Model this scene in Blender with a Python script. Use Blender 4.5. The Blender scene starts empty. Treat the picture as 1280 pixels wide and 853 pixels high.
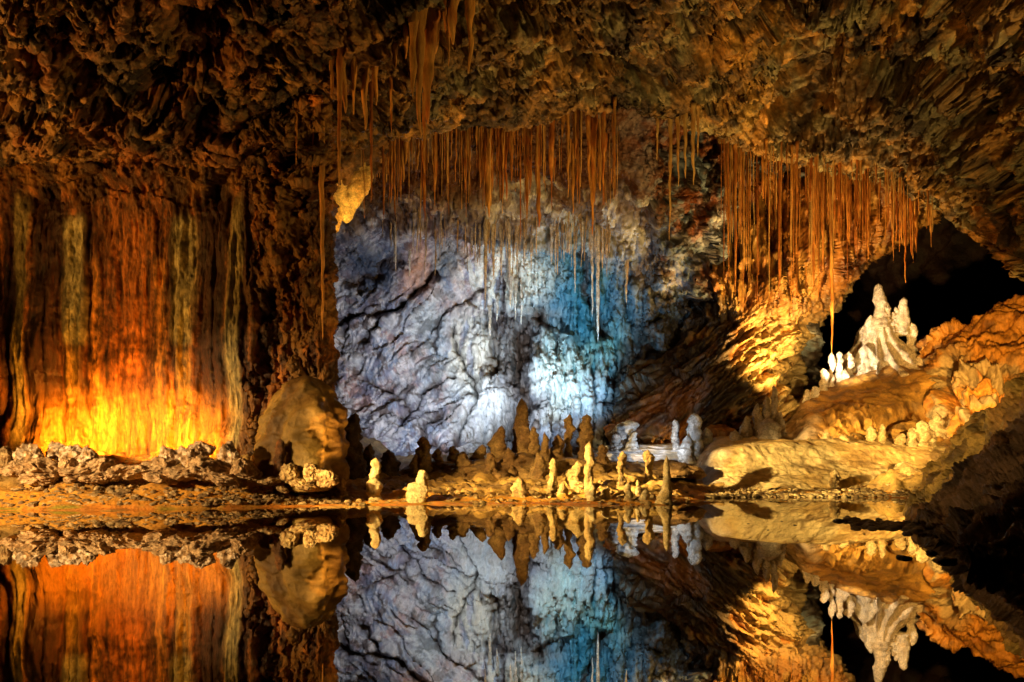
import bpy, math, random
import numpy as np

# ------------------------------------------------------------------ camera, world, lamps
scene = bpy.context.scene
COL = scene.collection
F, CX, HOR, CAMH = 1000.0, 640.0, 575.0, 0.9      # focal length (px of a 1280 px frame), centre, horizon row, eye height


def P(px, py, d):
    """a point of the cave seen in direction (px, py), d metres down the cave"""
    return np.array([(px - CX) / F * d, d, CAMH + (HOR - py) / F * d])


cam_data = bpy.data.cameras.new('camera')
cam = bpy.data.objects.new('camera', cam_data)
COL.objects.link(cam)
cam.location = (0, 0, CAMH)
cam.rotation_euler = (math.radians(90), 0, 0)
cam_data.sensor_width = 36
cam_data.lens = 36 * F / 1280
cam_data.shift_y = (HOR - 426.5) / 1280
cam_data.clip_end = 300
scene.camera = cam

world = bpy.data.worlds.new('World')
scene.world = world
world.use_nodes = True
wn = world.node_tree.nodes
sky = wn.new('ShaderNodeTexSky')
sky.sky_type = 'NISHITA'
sky.sun_disc = False
sky.sun_elevation = math.radians(2)
world.node_tree.links.new(sky.outputs[0], wn['Background'].inputs[0])
wn['Background'].inputs[1].default_value = 0.0005    # deep underground: the cave is closed

scene.view_settings.view_transform = 'Standard'
scene.view_settings.look = 'None'
scene.view_settings.exposure = 0
scene.view_settings.gamma = 1
scene.render.engine = 'CYCLES'
scene.cycles.use_denoising = True
scene.cycles.max_bounces = 6
scene.cycles.diffuse_bounces = 3
scene.cycles.glossy_bounces = 3
scene.cycles.sample_clamp_indirect = 4
scene.cycles.caustics_reflective = False
scene.cycles.caustics_refractive = False


def spot(loc, target, watts, color, angle=70, blend=0.6, size=0.12):
    l = bpy.data.lights.new('cave_lamp', 'SPOT')
    l.energy, l.color = watts, color
    l.spot_size, l.spot_blend = math.radians(angle), blend
    l.shadow_soft_size = size
    o = bpy.data.objects.new('cave_lamp', l)
    COL.objects.link(o)
    o.location = tuple(loc)
    v = np.array(target, float) - np.array(loc, float)
    from mathutils import Vector
    o.rotation_euler = Vector(v).to_track_quat('-Z', 'Y').to_euler()
    return o


WARM, AMBER, ORANGE = (1, .62, .2), (1, .50, .12), (1, .34, .04)
COOL, TEAL, VIOLET = (.78, .88, 1), (.30, .72, 1), (.80, .76, 1)
# show-cave floor lamps tucked behind the rubble, the stalagmites and the banks
for px in (66, 118, 206, 258):
    spot(P(px, 562, 17.2), P(px + (162 - px) * .15, 538, 18.0), 520, (1, .33, .025), 122, 1, .10)
spot(P(162, 574, 16.4), P(162, 380, 18.2), 110, (1, .36, .04), 90, .9, .15)
# back wall
spot(P(520, 562, 23.0), P(515, 455, 28.6), 1000, (.84, .88, 1), 84, 1, .08)
spot(P(596, 562, 23.4), P(590, 450, 28.6), 560, COOL, 84, 1, .08)
spot(P(670, 562, 23.6), P(668, 455, 28.3), 1400, COOL, 74, 1, .06)
spot(P(735, 552, 24.2), P(728, 400, 28.3), 1100, TEAL, 74, 1, .08)
spot(P(832, 575, 22.8), P(815, 535, 25.2), 150, COOL, 100, .8, .08)
# pool side, far left: warm beams along the shore to the right bank
spot((-10.5, 7.5, 3.4), (-1.6, 16.7, .1), 26000, (1, .64, .20), 16, .8, .15)
spot((-11.5, 11.0, 3.6), (2.6, 16.8, .2), 15000, (1, .66, .24), 13, .8, .15)
spot((-11.0, 10.5, 2.8), (7.2, 20.8, .8), 60000, (1, .66, .22), 14, .6, .15)
spot((-11.0, 10.5, 2.4), (8.4, 13.4, 1.6), 15000, (1, .62, .16), 16, .8, .15)
spot((-11.0, 8.5, 2.4), (6.6, 10.2, .7), 2800, (1, .60, .20), 15, .9, .15)  # unseen lamp added to brighten the outcrop's face
spot((-12.0, 9.5, 2.6), (-7.6, 15.6, .6), 6500, (1, .64, .26), 50, .9, .15)
spot((-9.0, 6.5, 3.4), (.4, 20.6, .9), 19000, (1, .60, .20), 15, .9, .12)
# castle and right rocks, from behind the ridge of the dark outcrop and the mound foot
spot(P(1022, 474, 26.4), P(1108, 425, 29.6), 1900, (1, .78, .50), 50, .8, .06)
spot(P(1262, 492, 16.2), P(1235, 415, 27), 8000, (1, .52, .11), 34, .8, .1)
spot(P(1195, 560, 16.0), P(1080, 500, 27), 5000, (1, .60, .17), 44, .9, .1)
# stalactite curtain
spot(P(992, 500, 24.6), P(975, 330, 27.2), 3600, (1, .55, .14), 110, .9, .06)
spot(P(1060, 470, 26.2), P(1110, 270, 25.6), 1500, (1, .55, .14), 70, .9, .06)
# yellow pocket beside the left wall
spot(P(452, 310, 19.0), P(430, 250, 20.4), 190, (1, .56, .14), 62, .9, .05)
# ceiling: added unseen lamps rake across the roof from both sides
spot((-13.5, 12.0, 4.2), (-4.5, 16.0, 9.0), 2500, (1, .44, .08), 110, .9, .08)
spot((11.5, 14.5, 3.2), (5.0, 19.5, 9.8), 3000, (1, .60, .16), 120, .9, .08)
spot((3.2, 12.0, .6), (2.0, 18.5, 8.9), 300, (1, .54, .14), 125, .9, .08)  # unseen fill lamp added low over the pool
spot((-3.4, 16.0, .4), (-2.6, 17, 8.5), 320, (1, .50, .12), 110, .9, .08)  # second unseen fill lamp, added low at the shore
spot((1.6, 19.6, .9), (2.0, 22.2, 8.5), 2200, (1, .50, .12), 90, .9, .06)

random.seed(7)
RNG = np.random.default_rng(7)

# ------------------------------------------------------------------ noise on numpy arrays
U32 = np.uint32


def _hash(ix, iy, iz, seed):
    h = ix.astype(U32) * U32(374761393) + iy.astype(U32) * U32(668265263) + iz.astype(U32) * U32(2147483647 - 58) + U32((seed * 974634777) & 0xffffffff)
    h = (h ^ (h >> U32(13))) * U32(1274126177)
    h = (h ^ (h >> U32(16))) * U32(2246822519)
    return h ^ (h >> U32(15))


_G = np.array([[1, 1, 0], [-1, 1, 0], [1, -1, 0], [-1, -1, 0], [1, 0, 1], [-1, 0, 1], [1, 0, -1], [-1, 0, -1],
               [0, 1, 1], [0, -1, 1], [0, 1, -1], [0, -1, -1], [1, 1, 0], [-1, 1, 0], [0, -1, 1], [0, -1, -1]], np.float32)


def perlin(p, seed=0):
    p = np.asarray(p, np.float32)
    i = np.floor(p)
    f = p - i
    i = i.astype(np.int64)
    w = f * f * f * (f * (f * 6 - 15) + 10)
    out = 0
    for dx in (0, 1):
        for dy in (0, 1):
            for dz in (0, 1):
                g = _G[_hash(i[..., 0] + dx, i[..., 1] + dy, i[..., 2] + dz, seed) & U32(15)]
                v = g[..., 0] * (f[..., 0] - dx) + g[..., 1] * (f[..., 1] - dy) + g[..., 2] * (f[..., 2] - dz)
                k = (w[..., 0] if dx else 1 - w[..., 0]) * (w[..., 1] if dy else 1 - w[..., 1]) * (w[..., 2] if dz else 1 - w[..., 2])
                out = out + v * k
    return out


def fbm(p, octs=4, seed=0, gain=.5):
    p = np.asarray(p, np.float32)
    a, s = 1.0, 0
    for o in range(octs):
        s = s + a * perlin(p, seed + o * 17)
        p = p * 2.03
        a *= gain
    return s


def ridged(p, octs=4, seed=0, gain=.5):
    p = np.asarray(p, np.float32)
    a, s = 1.0, 0
    for o in range(octs):
        s = s + a * (1 - 2.2 * np.abs(perlin(p, seed + o * 17)))
        p = p * 2.07
        a *= gain
    return s


def warp(p, amp, seed=50, octs=2):
    return np.stack([p[..., k] + amp * fbm(p, octs, seed + 31 * k) for k in range(3)], -1)


def facets(p, seed=0, jitter=.9):
    """broken rock: every cell of a jittered lattice is a tilted plane; returns height and a random per cell"""
    p = np.asarray(p, np.float32)
    i = np.floor(p).astype(np.int64)
    best = np.full(p.shape[:-1], 1e9, np.float32)
    h = np.zeros(p.shape[:-1], np.float32)
    r = np.zeros(p.shape[:-1], np.float32)
    for dx in (-1, 0, 1):
        for dy in (-1, 0, 1):
            for dz in (-1, 0, 1):
                c = i + np.array([dx, dy, dz])
                hh = _hash(c[..., 0], c[..., 1], c[..., 2], seed)
                a = (hh & U32(1023)).astype(np.float32) / 1023
                b = ((hh >> U32(10)) & U32(1023)).astype(np.float32) / 1023
                e = ((hh >> U32(20)) & U32(1023)).astype(np.float32) / 1023
                o = p - (c + .5 + jitter * (np.stack([a, b, e], -1) - .5))
                d = (o * o).sum(-1)
                m = d < best
                best = np.where(m, d, best)
                ph = (b * 7 + e * 3) % 1 * 6.2832
                tilt = (np.cos(ph) * o[..., 0] + np.sin(ph) * o[..., 2] + (a - .5) * 2 * o[..., 1]) * .8 + (e - .5) * .9
                h = np.where(m, tilt, h)
                r = np.where(m, (a * 5 + e * 3) % 1, r)
    return h, r


def sstep(a, b, x):
    t = np.clip((x - a) / (b - a), 0, 1)
    return t * t * (3 - 2 * t)


def lin(r, g, b):
    c = np.array([r, g, b], float) / 255
    return np.where(c <= .04045, c / 12.92, ((c + .055) / 1.055) ** 2.4)


def blend(c, col, m):
    return c + (np.asarray(col) - c) * np.clip(m, 0, 1)[..., None]


def pline(x, y, pts):
    """distance to a polyline"""
    best = np.full(x.shape, 1e9)
    for (x0, y0), (x1, y1) in zip(pts[:-1], pts[1:]):
        dx, dy = x1 - x0, y1 - y0
        t = np.clip(((x - x0) * dx + (y - y0) * dy) / (dx * dx + dy * dy), 0, 1)
        best = np.minimum(best, np.hypot(x - x0 - t * dx, y - y0 - t * dy))
    return best


# ------------------------------------------------------------------ materials
def rock_material(name, rough=.62, spec=.35, bump=.5, scale=9.0, vary=.45, tint=None, stretch=(1, 1, 1), coat=0.0):
    m = bpy.data.materials.new(name)
    m.use_nodes = True
    nt = m.node_tree
    n, L = nt.nodes, nt.links
    b = n['Principled BSDF']
    tc = n.new('ShaderNodeTexCoord')
    mp = n.new('ShaderNodeMapping')
    mp.inputs['Scale'].default_value = stretch
    L.new(tc.outputs['Object'], mp.inputs[0])
    at = n.new('ShaderNodeAttribute')
    at.attribute_name = 'Col'
    n1 = n.new('ShaderNodeTexNoise')
    n1.inputs['Scale'].default_value = scale
    n1.inputs['Detail'].default_value = 8
    n1.inputs['Roughness'].default_value = .68
    L.new(mp.outputs[0], n1.inputs['Vector'])
    n2 = n.new('ShaderNodeTexNoise')
    n2.inputs['Scale'].default_value = scale * .28
    n2.inputs['Detail'].default_value = 6
    n2.inputs['Roughness'].default_value = .6
    L.new(mp.outputs[0], n2.inputs['Vector'])
    r = n.new('ShaderNodeMapRange')
    r.inputs['From Min'].default_value, r.inputs['From Max'].default_value = .3, .7
    r.inputs['To Min'].default_value, r.inputs['To Max'].default_value = 1 - vary, 1 + vary
    L.new(n1.outputs[0], r.inputs['Value'])
    r2 = n.new('ShaderNodeMapRange')
    r2.inputs['From Min'].default_value, r2.inputs['From Max'].default_value = .32, .68
    r2.inputs['To Min'].default_value, r2.inputs['To Max'].default_value = 1 - vary * .7, 1 + vary * .7
    L.new(n2.outputs[0], r2.inputs['Value'])
    mu = n.new('ShaderNodeMath')
    mu.operation = 'MULTIPLY'
    L.new(r.outputs[0], mu.inputs[0])
    L.new(r2.outputs[0], mu.inputs[1])
    mx = n.new('ShaderNodeVectorMath')
    mx.operation = 'SCALE'
    L.new(at.outputs['Color'], mx.inputs[0])
    L.new(mu.outputs[0], mx.inputs['Scale'])
    L.new(mx.outputs[0], b.inputs['Base Color'])
    n3 = n.new('ShaderNodeTexNoise')
    n3.noise_type = 'RIDGED_MULTIFRACTAL'
    n3.inputs['Scale'].default_value = scale * .55
    n3.inputs['Detail'].default_value = 7
    n3.inputs['Roughness'].default_value = .62
    n3.inputs['Distortion'].default_value = .6
    L.new(mp.outputs[0], n3.inputs['Vector'])
    bp0 = n.new('ShaderNodeBump')
    bp0.inputs['Strength'].default_value = bump * .8
    bp0.inputs['Distance'].default_value = .05
    L.new(n3.outputs[0], bp0.inputs['Height'])
    bp = n.new('ShaderNodeBump')
    bp.inputs['Strength'].default_value = bump
    bp.inputs['Distance'].default_value = .09
    L.new(n1.outputs[0], bp.inputs['Height'])
    L.new(bp0.outputs[0], bp.inputs['Normal'])
    L.new(bp.outputs[0], b.inputs['Normal'])
    rr = n.new('ShaderNodeMapRange')
    rr.inputs['To Min'].default_value, rr.inputs['To Max'].default_value = max(.12, rough - .25), min(1, rough + .2)
    L.new(n2.outputs[0], rr.inputs['Value'])
    L.new(rr.outputs[0], b.inputs['Roughness'])
    b.inputs['Specular IOR Level'].default_value = spec
    return m


M_ceil = rock_material('rough_ceiling_rock', .48, .55, .9, 8, .6)
M_back = rock_material('pale_flowstone_wall', .5, .35, .45, 8, .3, stretch=(1, 1, .6))
M_left = rock_material('streaked_rust_wall', .5, .4, .7, 14, .5, stretch=(1, 1, .22))
M_curt = rock_material('wet_orange_flowstone', .38, .6, .6, 9, .4, stretch=(1, 1, .4))
M_floor = rock_material('ochre_cave_floor', .6, .35, .6, 10, .35)
M_bank = rock_material('ochre_sinter', .6, .35, .5, 9, .3)
M_dark = rock_material('black_wet_rock', .5, .4, .8, 8, .5)
M_drip = rock_material('amber_dripstone', .42, .5, .4, 14, .4, stretch=(1, 1, .25))
M_mite = rock_material('crusted_dripstone', .55, .4, .9, 18, .5)
M_stone = rock_material('broken_stone', .65, .3, .8, 14, .5)
MATS = M_ceil, M_back


# ------------------------------------------------------------------ meshes
def make_mesh(name, verts, quads, cols, mat, smooth=True, tris=None):
    me = bpy.data.meshes.new(name)
    verts = np.asarray(verts, np.float32)
    nq = len(quads)
    nt_ = 0 if tris is None else len(tris)
    me.vertices.add(len(verts))
    me.vertices.foreach_set('co', verts.ravel())
    me.loops.add(nq * 4 + nt_ * 3)
    lv = np.asarray(quads, np.int32).ravel()
    if nt_:
        lv = np.concatenate([lv, np.asarray(tris, np.int32).ravel()])
    me.loops.foreach_set('vertex_index', lv)
    me.polygons.add(nq + nt_)
    st = np.concatenate([np.arange(nq) * 4, nq * 4 + np.arange(nt_) * 3]).astype(np.int32)
    me.polygons.foreach_set('loop_start', st)
    me.update(calc_edges=True)
    me.polygons.foreach_set('use_smooth', np.full(nq + nt_, smooth))
    if cols is not None:
        a = me.color_attributes.new('Col', 'FLOAT_COLOR', 'POINT')
        c = np.ones((len(verts), 4), np.float32)
        c[:, :3] = np.clip(cols, .003, .95)
        a.data.foreach_set('color', c.ravel())
    me.materials.append(mat)
    me.validate()
    return me


def link(name, me, parent=None, loc=None, **props):
    o = bpy.data.objects.new(name, me)
    COL.objects.link(o)
    if parent:
        o.parent = parent
    if loc is not None:
        o.location = tuple(loc)
    for k, v in props.items():
        o[k] = v
    return o


def grid_quads(nr, nc, wrap=False):
    i = np.arange(nr * nc).reshape(nr, nc)
    if wrap:
        j = np.roll(i, -1, 1)
        return np.stack([i[:-1], j[:-1], j[1:], i[1:]], -1).reshape(-1, 4)
    return np.stack([i[:-1, :-1], i[:-1, 1:], i[1:, 1:], i[1:, :-1]], -1).reshape(-1, 4)


def spline(a, n, axis, pos=None):
    """Catmull-Rom resampling of control values along one axis"""
    a = np.moveaxis(np.asarray(a, float), axis, 0)
    k = a.shape[0]
    t = np.linspace(0, k - 1, n) if pos is None else pos
    i = np.clip(np.floor(t).astype(int), 0, k - 2)
    f = (t - i).reshape((-1,) + (1,) * (a.ndim - 1))
    p0, p1, p2, p3 = a[np.maximum(i - 1, 0)], a[i], a[i + 1], a[np.minimum(i + 2, k - 1)]
    r = .5 * (2 * p1 + (p2 - p0) * f + (2 * p0 - 5 * p1 + 4 * p2 - p3) * f ** 2 + (3 * p1 - p0 - 3 * p2 + p3) * f ** 3)
    return np.moveaxis(r, 0, axis)


def normals(p, ref):
    du = np.gradient(p, axis=1)
    dv = np.gradient(p, axis=0)
    n = np.cross(du, dv)
    n /= np.linalg.norm(n, axis=-1, keepdims=True) + 1e-9
    s = np.sign(((ref - p) * n).sum(-1, keepdims=True).mean())
    return n * (s if s else 1)


def project(p):
    d = np.maximum(p[..., 1], .1)
    return CX + F * p[..., 0] / d, HOR - F * (p[..., 2] - CAMH) / d


EYE = np.array([0, 0, CAMH])


def sheet(ctrl, nr, nc, rpos=None, cpos=None):
    return spline(spline(ctrl, nr, 0, rpos), nc, 1, cpos)


def finish(name, p, cols, mat, smooth=True, **props):
    nr, nc = p.shape[:2]
    me = make_mesh(name, p.reshape(-1, 3), grid_quads(nr, nc), cols.reshape(-1, 3), mat, smooth)
    return link(name, me, **props)


def interp(x, tab):
    tab = np.array(tab, float)
    return np.interp(x, tab[:, 0], tab[:, 1])


# ------------------------------------------------------------------ ceiling
LIP = [(-320, 218), (-160, 212), (0, 207), (80, 205), (162, 200), (250, 208), (330, 205), (400, 186), (440, 176), (480, 166), (590, 160),
       (700, 151), (800, 146), (870, 155), (900, 184), (1000, 206), (1100, 227), (1160, 254), (1200, 277), (1280, 318), (1440, 420), (1600, 520)]
LIPD = [(-320, 17.3), (330, 17.3), (400, 18.0), (480, 19.5), (590, 20.5), (700, 21.5), (800, 22.5), (900, 25), (1000, 26), (1100, 25.5), (1200, 24), (1280, 22), (1440, 18), (1600, 15)]


def ceil_d(px, py):
    """depth of the roof in a direction: it slopes down and away to the lip"""
    lp, ld = interp(px, LIP), interp(px, LIPD)
    d0 = interp(px, [(-320, 13.5), (200, 14.6), (420, 15.6), (600, 17.0), (800, 18.5), (1000, 20.5), (1150, 19.5), (1280, 17.5), (1600, 12)])
    if py < 0:
        return 9.0 + (d0 - 9.0) * (py + 420) / 420
    return d0 + (ld - d0) * (min(py, lp) / lp) ** 1.1


def cracks(q, seed, w):
    return np.exp(-(np.abs(perlin(q, seed)) / w) ** 1.5)


def ceiling():
    pxs = np.arange(-320, 1601, 40)
    rows = []
    for s in np.linspace(0, 1, 9):
        rows.append([P(px, -420 + (interp(px, LIP) + 420) * s, ceil_d(px, -420 + (interp(px, LIP) + 420) * s)) for px in pxs])
    for dd, dz in ((.35, .45), (1.2, 1.1), (3.2, 2.2), (6, 3.4)):
        rows.append([P(px, interp(px, LIP), interp(px, LIPD)) + np.array([0, dd, dz]) for px in pxs])
    ctrl = np.array(rows)
    rpos = np.concatenate([np.linspace(0, 4.4, 40)[:-1], np.linspace(4.4, 8.3, 320)[:-1], np.linspace(8.3, 12, 40)])
    cpos = np.concatenate([np.linspace(0, 7.6, 60)[:-1], np.linspace(7.6, 40.4, 860)[:-1], np.linspace(40.4, 48, 60)])
    p = sheet(ctrl, None, None, rpos, cpos)
    px, py = project(p)
    n = normals(p, EYE)
    ca, sa = math.cos(.45), math.sin(.45)
    q = np.stack([p[..., 0] * ca + p[..., 2] * sa, p[..., 1] * 1.05, -p[..., 0] * sa + p[..., 2] * ca], -1)     # bedding dips to the left
    q = warp(q, .18, 3)
    q2 = q * np.array([.8, 1, 1.5])
    h0, r0 = facets(warp(q2 * .42, .14, 28), 29)
    h1, r1 = facets(warp(q2 * 1.0, .12, 8), 1)
    h2, r2 = facets(warp(q2 * 2.3, .12, 9), 2)
    big = fbm(p * .22, 2, 4)
    rid = ridged(q2 * .45, 4, 5)
    disp = big * .9 + (rid - .8) * .36 + h0 * .62 + h1 * .30 + h2 * .13
    disp = disp - .48 * cracks(warp(q2 * .55, .5, 36), 37, .055) - .27 * cracks(warp(q2 * 1.2, .5, 38), 39, .065)
    # broken ledges running across the roof
    wx, wy = px + 30 * fbm(p * .5, 3, 60), py + 16 * fbm(p * .6, 3, 61)
    for pts, w, dep in (([(980, 10), (1000, 60), (1045, 92), (1010, 140), (960, 165)], 16, .9), ([(1095, 92), (1150, 98), (1200, 130), (1262, 160)], 20, 1.1),
                        ([(600, 75), (690, 60), (770, 100), (860, 130)], 9, .5), ([(300, 175), (380, 140), (450, 120)], 10, .6), ([(620, 120), (680, 140), (760, 125)], 7, .4),
                        ([(80, 20), (105, 75), (135, 120)], 17, .8), ([(244, 20), (219, 75), (189, 120)], 17, .8), ([(100, 135), (162, 130), (230, 135)], 5, .4),
                        ([(830, 20), (870, 50), (895, 100)], 12, .6), ([(1180, 20), (1205, 80), (1262, 110)], 14, .7), ([(1090, 190), (1130, 205), (1180, 235)], 7, .5), ([(690, 20), (740, 60), (720, 110)], 10, .5)):
        disp = disp - dep * np.exp(-(pline(wx, wy, pts) / w) ** 2)
    edge = sstep(-420, -250, py)
    lipk = .3 + .7 * sstep(2, 45, np.abs(py - np.interp(px, *np.array(LIP, float).T)))
    p = p + n * (disp * (.3 + .7 * edge) * lipk)[..., None]
    n = normals(p, EYE)
    q = warp(q, .2, 13)
    det = fbm(q * 3.2, 5, 14, .66) * .07 + (ridged(q * 2.6, 4, 15, .6) - .8) * .04
    h3, r3 = facets(q * 4.5, 16)
    det = det + h3 * .05 - .12 * cracks(warp(q * 2.8, .4, 40), 41, .08)
    p = p + n * det[..., None]
    # mineral colours and painted-in highlights
    c = np.zeros(p.shape)
    m = fbm(p * .9, 4, 20)
    c[:] = (.20, .115, .038)
    c = blend(c, (.36, .20, .05), sstep(-.1, .45, m))
    c = blend(c, (.04, .024, .013), sstep(.0, .3, fbm(warp(p * .7, .4, 26), 5, 21, .62)))
    c = blend(c, (.03, .02, .012), .8 * sstep(.15, .4, fbm(p * 3.0, 4, 27, .6)))
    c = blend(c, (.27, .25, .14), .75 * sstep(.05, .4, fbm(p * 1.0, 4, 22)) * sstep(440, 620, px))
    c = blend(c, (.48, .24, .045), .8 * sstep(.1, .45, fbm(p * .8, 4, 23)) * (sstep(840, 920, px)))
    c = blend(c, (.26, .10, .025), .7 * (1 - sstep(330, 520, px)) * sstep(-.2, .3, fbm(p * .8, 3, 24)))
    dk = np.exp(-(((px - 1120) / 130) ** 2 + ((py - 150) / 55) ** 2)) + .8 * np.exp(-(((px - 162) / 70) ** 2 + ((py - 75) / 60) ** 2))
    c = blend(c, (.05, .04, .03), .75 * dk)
    gold = np.exp(-(((px - 940) / 45) ** 2 + ((py - 95) / 50) ** 2)) + np.exp(-(((px - 1190) / 45) ** 2 + ((py - 235) / 25) ** 2)) + np.exp(-(((px - 940) / 60) ** 2 + ((py - 155) / 18) ** 2))  # yellowish highlights of the lit roof, painted as gold patches
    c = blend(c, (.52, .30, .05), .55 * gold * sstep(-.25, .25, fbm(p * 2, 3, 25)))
    c *= (.7 + .35 * r1 + .3 * r3)[..., None]
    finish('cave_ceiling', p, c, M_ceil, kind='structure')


ceiling()


# ------------------------------------------------------------------ pale back wall
def back_wall():
    pxs = np.arange(300, 1021, 40)
    prof = [(40, -1.5), (100, -.9), (150, .0), (200, 2.2), (250, 4.1), (290, 5.6), (350, 6.6), (420, 6.9), (500, 6.2), (560, 5.0), (610, 4.2), (640, 3.8)]
    rows = []
    for py, dd in prof:
        rows.append([P(px, py, max(interp(px, LIPD) + interp(px, [(700, .5), (860, 1.2)]) + max(0, py - 60) * .012, 21.8 + dd) + interp(px, [(300, 2), (420, .4), (520, .5), (640, 0), (760, -.3), (860, -1.0), (900, -1.4), (1020, -1)])) for px in pxs])
    cpos = np.concatenate([np.linspace(0, 2.4, 30)[:-1], np.linspace(2.4, 15.2, 560)[:-1], np.linspace(15.2, 18, 30)])
    rpos = np.concatenate([np.linspace(0, 1.6, 20)[:-1], np.linspace(1.6, 9.4, 500)[:-1], np.linspace(9.4, 11, 40)])
    p = sheet(np.array(rows), None, None, rpos, cpos)
    px, py = project(p)
    n = normals(p, EYE)
    wx, wy = px + 26 * fbm(p * .45, 4, 101), py + 22 * fbm(p * .5, 4, 102)
    # diagonal strata on the left half: coordinates along and across the bedding
    a = math.radians(38)
    s1 = (p[..., 0] * math.cos(a) + p[..., 2] * math.sin(a))
    s2 = (-p[..., 0] * math.sin(a) + p[..., 2] * math.cos(a))
    bed = np.stack([s1 * .45, p[..., 1] * .4, s2 * 1.25], -1)
    bed = warp(bed, .5, 103)
    hb, rb = facets(bed * .8, 104)
    hb2, _ = facets(warp(bed, .3, 105) * 1.9, 106)
    flute_c = warp(p * np.array([1.9, .5, .26]), .35, 107)
    fl = ridged(flute_c, 4, 108, .5)
    flutes = sstep(585, 625, wx) * (1 - sstep(770, 830, wx)) * sstep(280, 310, wy) * (1 - .55 * sstep(560, 600, wy))
    upper = 1 - sstep(270, 300, wy)
    leftm = (1 - sstep(580, 640, wx))
    disp = fbm(p * .3, 3, 109) * .55 + (hb * .24 - .05 * np.exp(-(np.abs(perlin(warp(bed * .8, .4, 140), 141)) / .035) ** 1.5)) * (.35 + .65 * leftm) * (1 - .6 * upper)
    disp = disp + flutes * (fl - .8) * .42 + upper * (ridged(p * np.array([1.5, .6, .35]), 4, 110) - .8) * .3
    right = sstep(770, 840, wx)
    h4, r4 = facets(warp(p * .9, .4, 111), 112)
    disp = disp + right * (h4 * .6 + (ridged(p * .7, 4, 113) - .8) * .35)
    # fringe ledge over the pale field
    disp = disp + .55 * np.exp(-((wy - interp(px, [(420, 330), (480, 292), (600, 286), (700, 292), (760, 300)])) / 15) ** 2) * sstep(470, 500, px) * (1 - sstep(770, 800, px))
    cr = 0
    for pts, w, dep in (([(548, 345), (515, 372), (470, 395), (415, 412)], 5, .8), ([(500, 372), (470, 420), (455, 440)], 4, .5), ([(470, 380), (440, 400), (420, 440)], 4, .4), ([(560, 470), (520, 500), (470, 515)], 3, .3), ([(600, 360), (555, 400), (530, 440)], 3, .2),
                        ([(575, 410), (590, 470), (580, 520), (560, 560)], 4, .35), ([(655, 410), (640, 450), (645, 500), (625, 545)], 13, 1.0), ([(620, 405), (612, 440), (620, 470)], 8, .6),
                        ([(670, 395), (690, 405)], 7, .6), ([(735, 300), (725, 360), (755, 420)], 6, .45), ([(810, 440), (770, 470), (735, 500)], 8, .6), ([(450, 470), (490, 490), (500, 530)], 5, .3),
                        ([(535, 520), (548, 560)], 6, .5), ([(770, 230), (800, 300), (790, 360)], 10, .6), ([(415, 360), (440, 340), (490, 320)], 4, .3)):
        g = np.exp(-(pline(wx, wy, pts) / w) ** 2)
        disp = disp - dep * g
        cr = np.maximum(cr, g)
    p = p + n * disp[..., None]
    n = normals(p, EYE)
    q = warp(p, .2, 120)
    vs = np.array([2.6, 2.6, 1.5])
    det = fbm(q * vs, 5, 121, .66) * .09 + (ridged(q * vs * 1.3, 4, 122, .65) - .8) * .05
    det = det + flutes * (ridged(warp(p * np.array([5.5, 1, .6]), .3, 123), 3, 124) - .7) * .07
    det = det * (1 - .2 * leftm * (1 - upper)) + leftm * (1 - upper) * .022 * (ridged(warp(bed * 4.5, .5, 142), 3, 143, .6) - .8)
    p = p + n * det[..., None]
    c = np.zeros(p.shape)
    c[:] = lin(186, 190, 200)
    f1, f2, f3 = fbm(q * .7, 5, 130, .6), fbm(q * 1.1, 5, 131, .6), fbm(q * .5, 4, 132)
    c = blend(c, lin(202, 156, 140), .75 * sstep(.0, .4, f1) * leftm)
    c = blend(c, lin(128, 150, 182), .75 * sstep(.0, .4, f2))
    c = blend(c, lin(225, 232, 235), .6 * sstep(.05, .35, f3))
    f4 = fbm(warp(bed * 3.2, .5, 144), 4, 145, .65)
    c = blend(c, lin(236, 236, 240), .7 * sstep(.08, .3, f4) * leftm)
    c = blend(c, lin(122, 112, 132), .6 * sstep(.08, .3, -f4) * leftm)
    c = blend(c, lin(92, 70, 58), .8 * sstep(.22, .5, fbm(q * 1.6, 5, 133, .62)))

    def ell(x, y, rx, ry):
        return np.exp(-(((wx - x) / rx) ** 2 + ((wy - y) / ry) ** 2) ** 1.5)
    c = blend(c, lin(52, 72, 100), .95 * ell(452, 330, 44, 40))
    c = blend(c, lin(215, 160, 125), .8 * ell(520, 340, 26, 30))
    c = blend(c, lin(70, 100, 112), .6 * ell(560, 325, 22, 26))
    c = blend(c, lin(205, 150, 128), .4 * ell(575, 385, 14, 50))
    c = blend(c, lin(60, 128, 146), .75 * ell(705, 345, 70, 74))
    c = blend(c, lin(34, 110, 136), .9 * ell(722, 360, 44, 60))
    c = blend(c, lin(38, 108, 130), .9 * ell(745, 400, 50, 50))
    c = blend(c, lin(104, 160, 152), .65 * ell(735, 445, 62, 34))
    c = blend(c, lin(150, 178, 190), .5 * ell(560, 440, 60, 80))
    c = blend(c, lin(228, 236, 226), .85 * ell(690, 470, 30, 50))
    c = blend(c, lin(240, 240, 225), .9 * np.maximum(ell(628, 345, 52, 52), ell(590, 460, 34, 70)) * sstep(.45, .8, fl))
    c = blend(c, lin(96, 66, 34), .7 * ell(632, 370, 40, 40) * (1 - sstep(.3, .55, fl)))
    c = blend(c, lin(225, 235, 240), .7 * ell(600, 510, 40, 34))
    c = blend(c, lin(64, 46, 24), .92 * ell(640, 440, 22, 44))  # shadow of the middle hollow painted as dark brown
    c = blend(c, lin(80, 62, 38), .6 * ell(645, 515, 22, 36))  # stalagmite's cast shadow painted as a brown patch
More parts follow.
